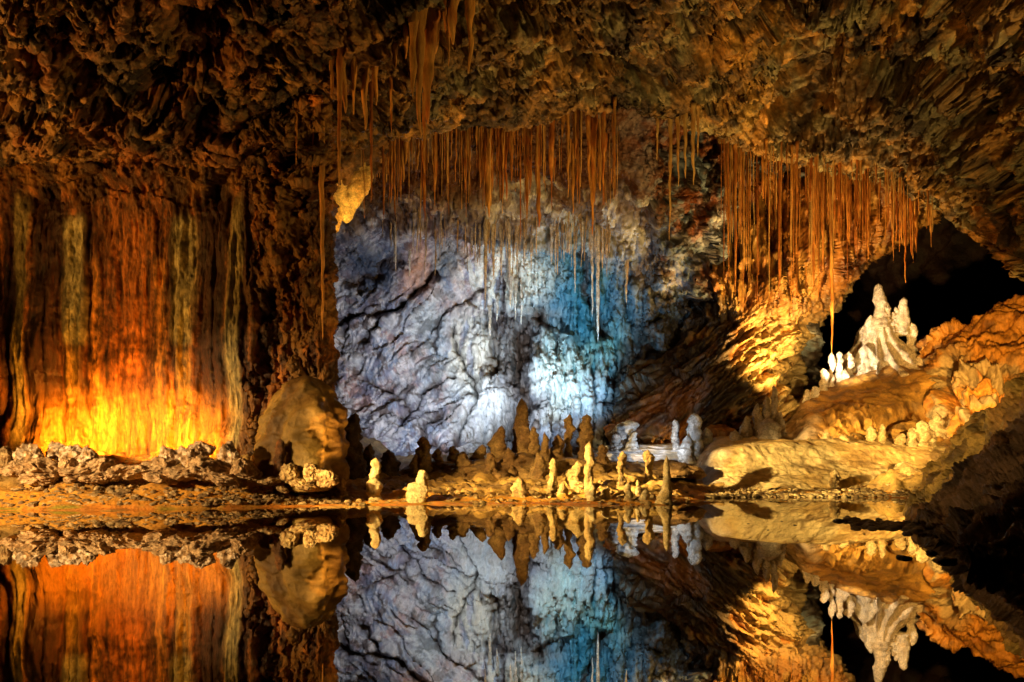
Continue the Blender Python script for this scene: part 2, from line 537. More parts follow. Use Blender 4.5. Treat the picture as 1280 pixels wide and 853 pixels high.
    c = blend(c, lin(86, 60, 30), .8 * ell(672, 400, 16, 16))
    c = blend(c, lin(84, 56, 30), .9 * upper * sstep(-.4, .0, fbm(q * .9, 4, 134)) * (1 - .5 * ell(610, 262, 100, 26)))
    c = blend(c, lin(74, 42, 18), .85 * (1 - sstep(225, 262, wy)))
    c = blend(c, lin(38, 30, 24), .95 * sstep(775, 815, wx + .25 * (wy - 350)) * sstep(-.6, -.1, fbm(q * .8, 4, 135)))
    c = blend(c, lin(110, 130, 150), .6 * right * sstep(.15, .35, fbm(q * 1.4, 5, 136, .6)))
    c = blend(c, lin(120, 62, 16), .6 * right * sstep(.1, .4, fbm(q * .9, 4, 137)) * (1 - sstep(330, 380, wy)))
    c = blend(c, lin(112, 84, 44), .85 * sstep(560, 585, wy))
    c = blend(c, lin(70, 50, 34), .8 * cr)
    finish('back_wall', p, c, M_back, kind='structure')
    return project(p) + (p[..., 1],)


WALL = back_wall()


def wall_d(px, py):
    k = np.argmin((WALL[0] - px) ** 2 + (WALL[1] - py) ** 2)
    return float(WALL[2].flat[k])



# ------------------------------------------------------------------ rust-streaked left wall
def left_wall():
    pxs = [-320, -200, -100, -20, 60, 140, 220, 300, 360, 395, 412, 410, 402]
    ds = [16.5, 17.2, 17.7, 18, 18.1, 18.2, 18.2, 18.1, 17.9, 17.7, 18.2, 20.5, 24]
    pys = [120, 180, 240, 320, 400, 480, 540, 580, 620]
    dd = [-.9, -.3, .0, .1, .1, .05, 0, -.1, -.2]
    ctrl = np.array([[P(px, py, d + e * (1 if i < 10 else 0)) for i, (px, d) in enumerate(zip(pxs, ds))] for py, e in zip(pys, dd)])
    cpos = np.concatenate([np.linspace(0, 2.8, 40)[:-1], np.linspace(2.8, 10, 460)[:-1], np.linspace(10, 12, 30)])
    p = sheet(ctrl, 400, None, np.linspace(0, 8, 400), cpos)
    px, py = project(p)
    n = normals(p, EYE)
    u = np.abs(px - 162) + 5 * fbm(p * np.array([1.2, 1, .35]), 3, 201) + 2.5 * fbm(p * np.array([5, 1, 1.2]), 3, 202)
    mir = np.where(px < 325, np.abs(p[..., 0] - P(162, 0, 18.1)[0]) + 20, p[..., 0])
    pm = np.stack([mir, p[..., 1], p[..., 2]], -1)
    fl = ridged(warp(pm * np.array([1.6, 1, .12]), .3, 203), 4, 204)
    rk = sstep(300, 335, px + 12 * fbm(p * .7, 3, 205))
    top = 1 - sstep(235, 285, py + 18 * fbm(pm * .8, 3, 206))
    h1, r1 = facets(warp(pm * np.array([1.1, 1.1, 1.3]), .3, 207), 208)
    disp = fbm(pm * .35, 3, 209) * .35 + (fl - .8) * .16 * (1 - .7 * top) + (rk * .5 + top) * h1 * .36 + rk * (ridged(p * np.array([1, 1, .45]), 4, 210) - .8) * .3
    rim = np.exp(-((u - 150) / 8) ** 2) * sstep(480, 560, py)
    disp = disp + .3 * rim
    disp = disp * (.25 + .75 * (1 - sstep(385, 408, px)))
    p = p + n * disp[..., None]
    n = normals(p, EYE)
    p = p + n * (fbm(warp(pm, .2, 211) * np.array([5, 4, 2.2]), 5, 212, .65) * .035 * (1 + 3 * rk + 2 * top) + (ridged(pm * np.array([6, 2, .7]), 3, 222) - .7) * .035)[..., None]
    c = np.zeros(p.shape)
    c[:] = (.17, .065, .014)
    st = fbm(pm * np.array([3.2, 1, .16]), 4, 213, .6)
    c = blend(c, (.04, .014, .006), sstep(.0, .3, st))
    c = blend(c, (.33, .12, .02), .8 * sstep(.05, .4, -st))
    st2 = fbm(pm * np.array([9, 2, .5]), 4, 220, .65)
    st3 = fbm(pm * np.array([14, 6, 5]), 4, 221, .7)

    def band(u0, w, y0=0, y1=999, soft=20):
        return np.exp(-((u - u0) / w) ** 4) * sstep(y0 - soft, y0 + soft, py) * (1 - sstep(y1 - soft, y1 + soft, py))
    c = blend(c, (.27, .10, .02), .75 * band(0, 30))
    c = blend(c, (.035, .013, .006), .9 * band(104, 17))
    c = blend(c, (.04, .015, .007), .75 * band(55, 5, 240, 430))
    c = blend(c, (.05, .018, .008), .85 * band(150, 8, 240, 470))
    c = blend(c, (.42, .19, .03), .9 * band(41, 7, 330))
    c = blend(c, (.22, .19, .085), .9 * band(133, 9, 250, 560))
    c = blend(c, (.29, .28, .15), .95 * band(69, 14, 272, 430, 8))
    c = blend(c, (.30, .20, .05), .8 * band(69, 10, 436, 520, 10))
    c = blend(c, (.5, .25, .04), .7 * sstep(470, 520, py) * np.exp(-(u / 125) ** 6))  # lamp glow painted into the wall foot as brighter orange
    c *= np.clip(1 + (1.0 * st2 + .9 * st3) * (1 - .6 * sstep(430, 520, py)), .25, 1.9)[..., None]  # streaks muted low down to even out the painted glow
    c = blend(c, np.array((.44, .42, .23)) * np.clip(1 + .8 * st3, .4, 1.5)[..., None], .8 * band(69, 13, 272, 430, 8))
    c = blend(c, np.array((.30, .26, .11)) * np.clip(1 + .8 * st3, .4, 1.5)[..., None], .7 * band(133, 8, 250, 560))
    c = blend(c, np.array((.030, .011, .005)), .55 * band(104, 16, 230, 500))
    spk = sstep(.12, .3, fbm(pm * np.array([9, 9, 5]), 3, 214))
    c = blend(c, (.05, .04, .02), .5 * spk * band(69, 15, 270, 430))
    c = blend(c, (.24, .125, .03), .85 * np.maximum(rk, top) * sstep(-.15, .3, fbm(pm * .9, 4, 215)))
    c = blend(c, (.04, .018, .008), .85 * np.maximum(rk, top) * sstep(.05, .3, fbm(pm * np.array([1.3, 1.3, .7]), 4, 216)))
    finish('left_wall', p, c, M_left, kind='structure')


left_wall()


# ------------------------------------------------------------------ orange flowstone wall on the right and the tunnel behind
def curtain_wall():
    cols_y = [150, 190, 230, 270, 320, 370, 420, 470, 520, 570, 610]
    edge = [1190, 1182, 1170, 1140, 1082, 1026, 988, 980, 984, 990, 994]
    left = [850, 862, 868, 874, 872, 862, 842, 800, 772, 762, 760]
    ctrl = []
    for py, e, l in zip(cols_y, edge, left):
        base = interp(py, [(150, 28.5), (230, 28.0), (320, 27.6), (420, 27.4), (500, 26.3), (610, 25.6)])
        r = []
        for k, t in enumerate(np.linspace(0, 1, 9)):
            d = base + .9 * (1 - t) ** 3 - .8 * math.sin(math.pi * t) + .9 * t ** 3
            r.append(P(l + (e - l) * t, py, d))
        r += [P(e + 3, py, base + 2.2), P(e + interp(py, [(300, 0), (420, 18), (600, 10)]), py, base + 4.2), P(e + 2, py, base + 9)]
        ctrl.append(r)
    p = sheet(np.array(ctrl), 400, 360)
    px, py = project(p)
    n = normals(p, EYE)
    a = math.radians(-52)
    low = sstep(360, 430, py)
    s1 = p[..., 0] * .79 + p[..., 2] * .62
    s2 = -p[..., 0] * .62 + p[..., 2] * .79
    qv = warp(p * np.array([2.4, .8, .16]), .3, 301)
    qd = warp(np.stack([s2 * 2.2, p[..., 1] * .8, s1 * .2], -1), .35, 302)
    fl = ridged(qv, 4, 303) * (1 - low) + ridged(qd, 4, 304) * low
    h1, r1 = facets(warp(p * .8, .4, 305), 306)
    disp = fbm(p * .35, 3, 307) * .6 + (fl - .8) * .36 + h1 * (.08 + .3 * (1 - sstep(900, 960, px))) + (ridged(warp(np.where(low[..., None] > .5, np.stack([s2 * 4, p[..., 1], s1 * .8], -1), p * np.array([4, 1, .6])), .4, 311), 3, 312) - .8) * .10
    p = p + n * disp[..., None]
    n = normals(p, EYE)
    an = np.where(low[..., None] > .5, np.stack([s2 * 6, p[..., 1] * 2, s1 * 1.3], -1), p * np.array([6, 2, .9]))
    det = fbm(warp(an, .3, 308), 5, 309, .62) * .085 + (ridged(an * 1.4, 3, 310) - .7) * .035
    p = p + n * det[..., None]
    c = np.zeros(p.shape)
    c[:] = (.36, .155, .03)
    c = blend(c, (.12, .035, .008), sstep(-.15, .25, fbm(an * .45, 4, 320, .6)))
    c = blend(c, (.50, .30, .08), .8 * sstep(.0, .4, fbm(p * np.array([1, 1, .6]), 4, 321)))
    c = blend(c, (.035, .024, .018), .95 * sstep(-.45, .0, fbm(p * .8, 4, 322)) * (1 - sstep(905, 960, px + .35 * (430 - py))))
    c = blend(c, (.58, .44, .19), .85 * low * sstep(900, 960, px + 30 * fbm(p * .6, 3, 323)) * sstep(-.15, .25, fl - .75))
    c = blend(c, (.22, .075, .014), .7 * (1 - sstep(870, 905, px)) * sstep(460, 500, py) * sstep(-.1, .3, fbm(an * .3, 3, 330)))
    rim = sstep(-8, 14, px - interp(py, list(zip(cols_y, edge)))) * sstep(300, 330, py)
    c = blend(c, (.17, .14, .07), .9 * rim)  # grey-green rim rock, with the tunnel side's shade painted in
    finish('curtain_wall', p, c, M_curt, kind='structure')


curtain_wall()


def tunnel():
    ctrl = [[P(px, py, 47 + dd - (abs(px - 1200) / 120) ** 2 * .5) for px in (900, 980, 1060, 1140, 1220, 1300, 1400, 1500)] for py, dd in ((120, -4), (200, -1), (300, 1), (400, 2), (500, 2), (600, 0))]
    p = sheet(np.array(ctrl), 160, 200)
    n = normals(p, EYE)
    h, r = facets(warp(p * .5, .4, 401), 402)
    p = p + n * (fbm(p * .3, 4, 403) * .8 + h * .5 + fbm(p * 1.5, 3, 404) * .15)[..., None]
    c = np.zeros(p.shape)
    c[:] = (.06, .035, .036)
    c = blend(c, (.025, .017, .02), sstep(-.1, .3, fbm(p * .5, 3, 405)))
    finish('tunnel_wall', p, c, M_dark, kind='structure')


tunnel()

# closed rock shell around everything, out of view
def shell():
    v = np.linspace(0, math.pi, 40)[:, None]
    u = np.linspace(0, 2 * math.pi, 81)[None, :]
    p = np.stack([55 * np.sin(v) * np.cos(u), 16 + 60 * np.sin(v) * np.sin(u), 4 + 26 * np.cos(v) + 0 * u], -1)
    n = normals(p, np.array([0, 16, 4]))
    p = p + n * (fbm(p * .2, 3, 410) * 1.5)[..., None]
    p[:, -1] = p[:, 0]
    c = np.zeros(p.shape)
    c[:] = (.05, .035, .025)
    finish('cave_wall', p, c, M_ceil, kind='structure')


shell()

# ------------------------------------------------------------------ floor, shore and pool
SHORE = [(-16, 14.0), (-9, 14.2), (-5.6, 14.6), (-3.6, 15.6), (-1.5, 16.3), (.5, 16.5), (1.3, 16.0), (3.0, 15.9), (3.7, 16.6), (4.3, 18.6), (6, 19.2), (9.2, 19.0), (9.9, 16), (12, 13), (20, 11)]


def floor_z(x, y):
    s = interp(x, SHORE)
    t = y - s
    up = interp(t, [(-20, -1.6), (-6, -.9), (-2.5, -.22), (-1.0, -.06), (0, .0), (.6, .05), (1.5, .14), (3, .33), (6, .62), (10, .95), (20, 1.3)])
    left = (1 - sstep(-5.0, -3.6, x)) * interp(t, [(-1, 0), (0, 0), (.9, .22), (1.6, .42), (3, .55), (6, .6)])
    return up + left


def floor():
    xs = np.concatenate([np.linspace(-24, -11, 20)[:-1], np.linspace(-11, 12, 600)[:-1], np.linspace(12, 24, 20)])
    ys = np.concatenate([np.linspace(-6, 8, 15)[:-1], np.linspace(8, 13, 30)[:-1], np.linspace(13, 21, 230)[:-1], np.linspace(21, 46, 45)])
    X, Y = np.meshgrid(xs, ys)
    Z = floor_z(X, Y)
    p = np.stack([X, Y, Z], -1)
    t = Y - interp(X, SHORE)
    q = warp(p, .3, 501)
    rough = sstep(.3, 1.6, t)
    Z = Z + fbm(q * np.array([.6, 1.2, 1]), 3, 502) * .07 + rough * (fbm(q * 1.6, 4, 503, .6) * .14 + (ridged(q * 1.1, 3, 504) - .8) * .07)
    Z = Z + fbm(q * 6, 3, 505) * .018 * sstep(-.3, .4, t)
    p = np.stack([X, Y, Z], -1)
    c = np.zeros(p.shape)
    c[:] = (.42, .27, .09)
    c = blend(c, (.20, .125, .05), .8 * sstep(-.1, .35, fbm(q * 1.1, 4, 510)))
    c = blend(c, (.55, .36, .10), .7 * sstep(.05, .4, fbm(q * 1.5, 4, 511)))
    wet = np.exp(-((t - .45 + .5 * fbm(q * .9, 3, 512)) / .75) ** 2)
    c = blend(c, (.66, .30, .03), .9 * wet)
    c = blend(c, (.55, .16, .015), .7 * np.exp(-((t + .05) / .3) ** 2))
    c = blend(c, (.34, .14, .022), .85 * (1 - sstep(-1.2, -.35, t)))
    c = blend(c, (.10, .05, .015), .9 * (1 - sstep(-4.5, -1.6, t)))
    alg = np.exp(-((t - .05) / .10) ** 2) * sstep(.0, .35, fbm(q * .9, 3, 513) + .25 * sstep(1, 1.5, X) * (1 - sstep(3, 3.5, X)))
    c = blend(c, (.20, .24, .03), .8 * alg)
    finish('cave_floor', p, c, M_floor, kind='structure')


floor()


def water():
    m = bpy.data.materials.new('still_pool_water')
    m.use_nodes = True
    nt = m.node_tree
    n, L = nt.nodes, nt.links
    n.remove(n['Principled BSDF'])
    g = n.new('ShaderNodeBsdfGlossy')
    g.inputs['Color'].default_value = (.96, .95, .92, 1)
    g.inputs['Roughness'].default_value = .0
    tr = n.new('ShaderNodeBsdfTransparent')
    tr.inputs['Color'].default_value = (.92, .80, .55, 1)
    fr = n.new('ShaderNodeFresnel')
    fr.inputs['IOR'].default_value = 1.33
    mr = n.new('ShaderNodeMapRange')
    mr.inputs['To Min'].default_value, mr.inputs['To Max'].default_value = .60, .97
    L.new(fr.outputs[0], mr.inputs['Value'])
    mix = n.new('ShaderNodeMixShader')
    L.new(mr.outputs[0], mix.inputs[0])
    L.new(tr.outputs[0], mix.inputs[1])
    L.new(g.outputs[0], mix.inputs[2])
    tc = n.new('ShaderNodeTexCoord')
    mp = n.new('ShaderNodeMapping')
    mp.inputs['Scale'].default_value = (1, 2.5, 1)
    L.new(tc.outputs['Object'], mp.inputs[0])
    ns = n.new('ShaderNodeTexNoise')
    ns.inputs['Scale'].default_value = 2.0
    ns.inputs['Detail'].default_value = 2
    L.new(mp.outputs[0], ns.inputs['Vector'])
    bp = n.new('ShaderNodeBump')
    bp.inputs['Strength'].default_value = .008
    bp.inputs['Distance'].default_value = .01
    L.new(ns.outputs[0], bp.inputs['Height'])
    L.new(bp.outputs[0], g.inputs['Normal'])
    L.new(mix.outputs[0], n['Material Output'].inputs[0])
    v = [(-24, -6, 0), (24, -6, 0), (24, 24, 0), (-24, 24, 0)]
    me = make_mesh('pool_water', v, [(0, 1, 2, 3)], None, m, False)
    link('pool_water', me, kind='structure')


water()

# ------------------------------------------------------------------ builders for single things
SEED = [1000]


def nseed():
    SEED[0] += 7
    return SEED[0]


def lathe_mesh(name, h, prof, base, mat, col, seg=10, rings=14, rough=.12, squash=1.0, lean=(0, 0), knob=0.0, col2=None, freq=1.0, flute=0, wob=.15, turn=0.):
    """a turned body along z (h < 0 hangs down) with uneven surface; prof = [(t, radius)]; local to its base point"""
    s = nseed()
    t = np.linspace(0, 1, rings)[:, None]
    u = np.linspace(0, 2 * math.pi, seg + 1)[None, :-1]
    pr = np.array(prof, float)
    r = np.interp(t, pr[:, 0], pr[:, 1])
    rm = float(pr[:, 1].max())
    if flute:
        r = r * (1 + .16 * np.sin(flute * u + s) + .1 * np.sin((flute * 2 + 1) * u + 2 * s))
    x = r * np.cos(u) * squash
    y = r * np.sin(u)
    ct, sn = math.cos(turn), math.sin(turn)
    x, y = x * ct - y * sn, x * sn + y * ct
    z = h * t + 0 * u
    w = np.array([s * 1.37 % 91, s * .73 % 57, s * .31 % 33])
    cz = np.stack([z * freq * .9 + w[0], 0 * z + w[1], 0 * z], -1)
    x = x + lean[0] * t ** 1.3 + wob * rm * perlin(cz / max(rm * 2.5, .05), s)
    y = y + lean[1] * t ** 1.3 + wob * rm * perlin(cz / max(rm * 2.5, .05), s + 1)
    p = np.stack([x, y, z], -1)
    n = normals(p, p.mean((0, 1)))
    n = np.stack([np.cos(u) + 0 * t, np.sin(u) + 0 * t, 0 * t * u], -1)
    q = (p + w) / max(rm, .02)
    d = fbm(q * np.array([.9, .9, .55]) * freq, 4, s, .6) * rough * 2.2
    if knob:
        d = d + knob * (ridged(np.stack([q[..., 0] * .5, q[..., 1] * .5, q[..., 2] * 1.5], -1), 2, s + 3) - .6)
    p = p + n * (d * np.minimum(r, rm) * .9)[..., None]
    c = np.zeros(p.shape)
    c[:] = col
    if col2 is not None:
        c = blend(c, col2, sstep(-.15, .3, fbm(q * np.array([.9, .9, .3]), 3, s + 5)))
    c *= (1 + .25 * fbm(q * 1.3, 3, s + 9))[..., None]
    if h < 0:                                        # paler towards the drip point
        c *= (.75 + .8 * t)[..., None]
    V = np.concatenate([p.reshape(-1, 3), p[-1].mean(0)[None] + [[0, 0, .02 * h * (pr[-1, 1] > .001)]], p[0].mean(0)[None]])
    C = np.concatenate([c.reshape(-1, 3), c[-1].mean(0)[None], c[0].mean(0)[None]])
    k = rings * seg
    a = (rings - 1) * seg + np.arange(seg)
    b = (rings - 1) * seg + (np.arange(seg) + 1) % seg
    a0, b0 = np.arange(seg), (np.arange(seg) + 1) % seg
    tris = np.concatenate([np.stack([a, b, np.full(seg, k)], -1), np.stack([b0, a0, np.full(seg, k + 1)], -1)])
    q4 = grid_quads(rings, seg, True)
    return make_mesh(name, V, q4, C, mat, True, tris)


# ------------------------------------------------------------------ rocks
def ico(level):
    t = (1 + 5 ** .5) / 2
    v = [(-1, t, 0), (1, t, 0), (-1, -t, 0), (1, -t, 0), (0, -1, t), (0, 1, t), (0, -1, -t), (0, 1, -t), (t, 0, -1), (t, 0, 1), (-t, 0, -1), (-t, 0, 1)]
    f = [(0, 11, 5), (0, 5, 1), (0, 1, 7), (0, 7, 10), (0, 10, 11), (1, 5, 9), (5, 11, 4), (11, 10, 2), (10, 7, 6), (7, 1, 8), (3, 9, 4), (3, 4, 2), (3, 2, 6), (3, 6, 8), (3, 8, 9), (4, 9, 5), (2, 4, 11), (6, 2, 10), (8, 6, 7), (9, 8, 1)]
    v = [np.array(a, float) / np.linalg.norm(a) for a in v]
    for _ in range(level):
        mid, g = {}, []

        def m(a, b):
            k = (min(a, b), max(a, b))
            if k not in mid:
                c = v[a] + v[b]
                mid[k] = len(v)
                v.append(c / np.linalg.norm(c))
            return mid[k]
        for a, b, c in f:
            ab, bc, ca = m(a, b), m(b, c), m(c, a)
            g += [(a, ab, ca), (b, bc, ab), (c, ca, bc), (ab, bc, ca)]
        f = g
    return np.array(v), np.array(f)


ICO = {k: ico(k) for k in (1, 3, 4, 5)}


def rock_verts(rx, ry, rz, level, seed, cuts=9, rough=.10):
    g = np.random.default_rng(seed)
    v = ICO[level][0].copy()
    for _ in range(cuts):
        n = g.normal(size=3)
        n /= np.linalg.norm(n)
        k = g.uniform(.55, .85)
        s = v @ n
        v = v - np.outer(np.maximum(s - k, 0), n)
    v = v * (1 + rough * fbm(v * 1.6 + seed % 37, 4, seed, .6) + .5 * rough * ridged(v * 3 + seed % 19, 3, seed + 1))[:, None]
    return v * [rx, ry, rz]


def rock(name, px, py, d, w, h, label, cat='rock', group=None, col=(.42, .29, .13), col2=(.2, .12, .05), mat=None, level=4, depth=None, cuts=9, rough=.12, spin=None):
    s = nseed()
    k = d / F
    v = rock_verts(w / 2 * k, (depth or w) / 2 * k, h / 2 * k, level, s, cuts, rough)
    a = (s * .37 % .8 - .4) if spin is None else spin
    v = v @ np.array([[math.cos(a), 0, -math.sin(a)], [0, 1, 0], [math.sin(a), 0, math.cos(a)]])
    c = blend(np.tile(np.array(col, float), (len(v), 1)), col2, sstep(-.1, .3, fbm(v / (w * k) * 4 + s % 23, 4, s + 5)))
    me = make_mesh(name, v, np.zeros((0, 4), int), c, mat or M_stone, level > 3, ICO[level][1])
    o = link(name, me, None, P(px, py, d), label=label, category=cat)
    if group:
        o['group'] = group
    return o


RUST, AMBER_C, TAWNY, GREY_C, WHITE_C = (.30, .10, .018), (.50, .24, .05), (.36, .19, .05), (.34, .28, .18), (.78, .72, .60)


def stalactite(px, y0, y1, d, w, col, label, group, squash=1., col2=None, up=.35, flute=0, mat=None, seg=8, taper=.75, name='stalactite', lean=(0, 0), flare=2.1):
    a = P(px, y0, d)
    h = -(y1 - y0) / F * d
    r = w / 2 / F * d
    a[2] += up
    h -= up
    e = random.uniform(.6, 1.1) * taper
    prof = [(t, r * (max(1 - t, 0) ** e * (1 - .12) + .12) * (flare if t < .04 else 1.35 if t < .12 else 1) * (random.uniform(.8, 1.2) if 0 < t < .95 else 1)) for t in (0, .08, .2, .3, .4, .5, .6, .7, .8, .93, 1)]
    me = lathe_mesh(name, h, prof, a, mat or M_drip, col, seg, 24, .2, squash, (random.uniform(-.03, .03) + lean[0], lean[1]), .14, col2, 1., flute, .28)
    o = link(name, me, None, a, label=label, category='stalactite')
    if group:
        o['group'] = group
    return o


def size_words(px_len, w, lo, hi, wl):
    return ('long' if px_len > hi else 'short' if px_len < lo else 'medium length') + (' thick' if w > wl else ' thin')


# ---- foreground cluster hanging from the near roof
front = [(526, 22, 168, 15.2, 13, 'longest thick tawny stalactite of the fused cluster near the roof lip'),
         (537, 30, 152, 15.3, 13, 'thick tawny stalactite fused to the right of the longest one under the roof'),
         (516, 20, 120, 15.1, 12, 'thick stalactite on the left side of the long fused cluster'),
         (531, 90, 215, 15.6, 5, 'thin dark drip hanging straight below the long fused cluster'),
         (545, 35, 66, 15.0, 9, 'stubby stalactite on the right flank of the fused cluster'),
         (505, 40, 72, 15.1, 10, 'short stub on the left shoulder of the fused cluster'),
         (495, 48, 84, 15.2, 8, 'narrow short stalactite between the fused cluster and the ragged drapery'),
         (587, 0, 90, 13.0, 10, 'lone tall stalactite dropping from the top of the roof, right of the cluster'),
         (565, 0, 55, 13.0, 12, 'thick stalactite pair member hanging highest beside the lone tall one'),
         (562, 20, 82, 13.1, 5, 'thin tip hanging under the thick high stalactite'),
         (555, 0, 40, 13.2, 7, 'small stalactite just left of the thick high one'),
         (425, 62, 232, 16.2, 6, 'very long thin rusty stalactite reaching down before the yellow pocket'),
         (430, 66, 140, 15.9, 13, 'broad rust stalactite at the left of the ragged drapery'),
         (443, 70, 142, 15.9, 9, 'middle stalactite of the ragged drapery on the left of the cluster'),
         (456, 72, 160, 15.8, 14, 'broadest hanging blade of the ragged drapery'),
         (469, 66, 130, 15.7, 10, 'right hand blade of the ragged drapery next to its broadest blade'),
         (416, 70, 120, 16.0, 10, 'small rusty blade at the far left of the ragged drapery'),
         (488, 70, 165, 15.8, 4, 'thin straw between the ragged drapery and the fused cluster'),
         (464, 160, 250, 17.6, 3, 'thin dark straw below the broadest drapery blade'),
         (391, 150, 215, 16.6, 3, 'thin straw hanging before the right edge of the rust wall'),
         (370, 150, 205, 16.6, 3, 'thin straw hanging before the rust wall, next from its right edge'),
         (402, 195, 420, 17.3, 5, 'very long rusty drip running down the right corner of the rust wall')]
for px, y0, y1, d, w, lb in front:
    w *= 1.3
    d = ceil_d(px, max(y0, 8)) - (.25 if w > 6 else .1) if y0 < 160 else d
    stalactite(px, y0, y1, d, w, TAWNY if w > 6 else RUST, lb, 'stalactites hanging from the near roof', random.uniform(.9, 1.3), RUST if random.random() < .5 else AMBER_C, 1.1, 3 if w > 9 else 0, None, 10 if w > 8 else 7)

# ---- fringe behind the lip over the pale wall
fr = random.Random(11)
special = {742: 'longest pale amber stalactite of the fringe over the pale wall', 608: 'broadest tawny stalactite of the fringe over the pale wall',
           672: 'long amber stalactite with a pointed tip in the right half of the fringe', 838: 'longest slim stalactite hanging right of the fringe before the dark rock'}
fringe = [(742, 150, 292, 22.3, 9), (608, 160, 270, 22.4, 14), (600, 158, 235, 22.2, 8), (672, 160, 283, 22.3, 8), (660, 158, 272, 22.6, 7), (632, 160, 250, 22.0, 7), (710, 158, 245, 22.2, 4), (722, 155, 250, 22.6, 4),
          (768, 150, 250, 22.0, 4), (755, 150, 205, 22.0, 5), (650, 160, 300, 22.9, 3), (531, 165, 275, 21.3, 4), (582, 160, 240, 21.8, 5), (690, 158, 225, 22.1, 10), (735, 150, 225, 22.0, 8)]
fcl = [fr.uniform(475, 765) for _ in range(20)]
for i in range(80):
    px = min(770, max(470, fr.choice(fcl) + fr.gauss(0, 5))) if fr.random() < .6 else fr.uniform(470, 770)
    fringe.append((px, interp(px, LIP) + fr.uniform(-2, 6), interp(px, LIP) + fr.choice([fr.uniform(18, 50), fr.uniform(35, 90), fr.uniform(50, 125)]), fr.uniform(interp(px, LIPD) + .5, interp(px, LIPD) + 2.6), fr.choice([2.2, 3, 4, 5, 6.5, 8.5])))
for px, y0, y1, d, w in fringe:
    wh = ('at the left end', 'over the dark blue patch', 'over the pinkish patch', 'left of the broadest one', 'over the white draperies', 'right of the white draperies', 'over the blue wall', 'at the right end')[int(np.searchsorted([495, 525, 580, 615, 650, 690, 730], px))]
    lb = special.get(px) or f'{size_words(y1 - y0, w, 50, 85, 4.6)} rusty fringe stalactite {wh}'
    stalactite(px, y0, y1, d, w, fr.choice([RUST, TAWNY, (.24, .085, .02), TAWNY]), lb, 'rusty stalactite fringe behind the roof lip', fr.uniform(.85, 1.2), fr.choice([AMBER_C, RUST, TAWNY]), .6, 0, None, 7)
# ---- the four slim ones before the dark gap
for px, y0, y1, w, lb in ((822, 158, 200, 4, 'short slim pale stalactite, left end of the small set before the dark gap'), (838, 155, 298, 5, special[838]), (847, 152, 232, 5, 'slim pale stalactite in the middle of the small set before the dark gap'),
                          (856, 155, 222, 5, 'slim pale stalactite right of the middle in the small set before the dark gap'), (866, 156, 230, 6, 'thicker pale stalactite near the right end of the small set'), (873, 158, 195, 4, 'short slim stalactite at the right end of the small set before the dark gap')):
    stalactite(px, y0, y1, 23.6, w, (.42, .28, .10), lb, 'slim stalactites before the dark gap', 1, TAWNY, .6)

# ---- curtain of straws on the right
cr = random.Random(5)
curt = [(1039, 215, 440, 26.6, 6, 'longest straw, hanging alone down to the white stalagmites at the tunnel mouth'),
        (1132, 222, 352, 25.6, 4, 'long straw at the tunnel mouth, rightmost of the long ones'),
        (1117, 230, 312, 25.4, 5, 'fat amber straw hanging beside the long rightmost one')]
clumps = [cr.uniform(903, 1094) for _ in range(26)]
for i in range(112):
    px = min(1094, max(902, cr.choice(clumps) + cr.gauss(0, 3.5))) if cr.random() < .7 else cr.uniform(903, 1094)
    top = interp(px, LIP) + cr.uniform(-4, 6)
    L = cr.choice([cr.uniform(25, 70), cr.uniform(60, 130), cr.uniform(100, 200)]) * (1 if px < 1040 else .72)
    curt.append((px, top, min(top + L, interp(px, [(900, 400), (980, 400), (1060, 345), (1100, 340)])), cr.uniform(25.2, 27.2), cr.choice([1.4, 1.7, 2.1, 2.8, 4.4]), None))
clumps = [cr.uniform(1096, 1166) for _ in range(11)]
for i in range(30):
    px = min(1168, max(1095, cr.choice(clumps) + cr.gauss(0, 2.5)))
    top = interp(px, LIP) + cr.uniform(-4, 3)
    curt.append((px, top, top + cr.choice([cr.uniform(10, 40), cr.uniform(30, 75), cr.uniform(60, 105)]) * interp(px, [(1094, 1), (1130, .9), (1170, .45)]), cr.uniform(24.9, 25.8), cr.choice([1.8, 2.4, 3, 4]), None))
for px, y0, y1, d, w, lb in curt:
    wh = ("at the curtain's left end", 'beside the dark gap', 'over the orange hollow', 'over the brightest slope', 'left of the longest straw', 'right of the longest straw', 'near the tunnel mouth', "at the tunnel mouth's left", 'over the tunnel mouth', 'at the right end of the tunnel fringe')[int(np.searchsorted([922, 944, 968, 1000, 1037, 1065, 1094, 1122, 1142], px))]
    lb = lb or f'{size_words(y1 - y0, w, 60, 105, 3.6)} amber straw {wh}'
    stalactite(px, y0, y1, d, w, cr.choice([(.48, .20, .04), (.36, .12, .02), (.55, .30, .08)]), lb, 'curtain of wet amber straws', 1, cr.choice([AMBER_C, RUST]), .7, 0, M_curt, 6, .45)

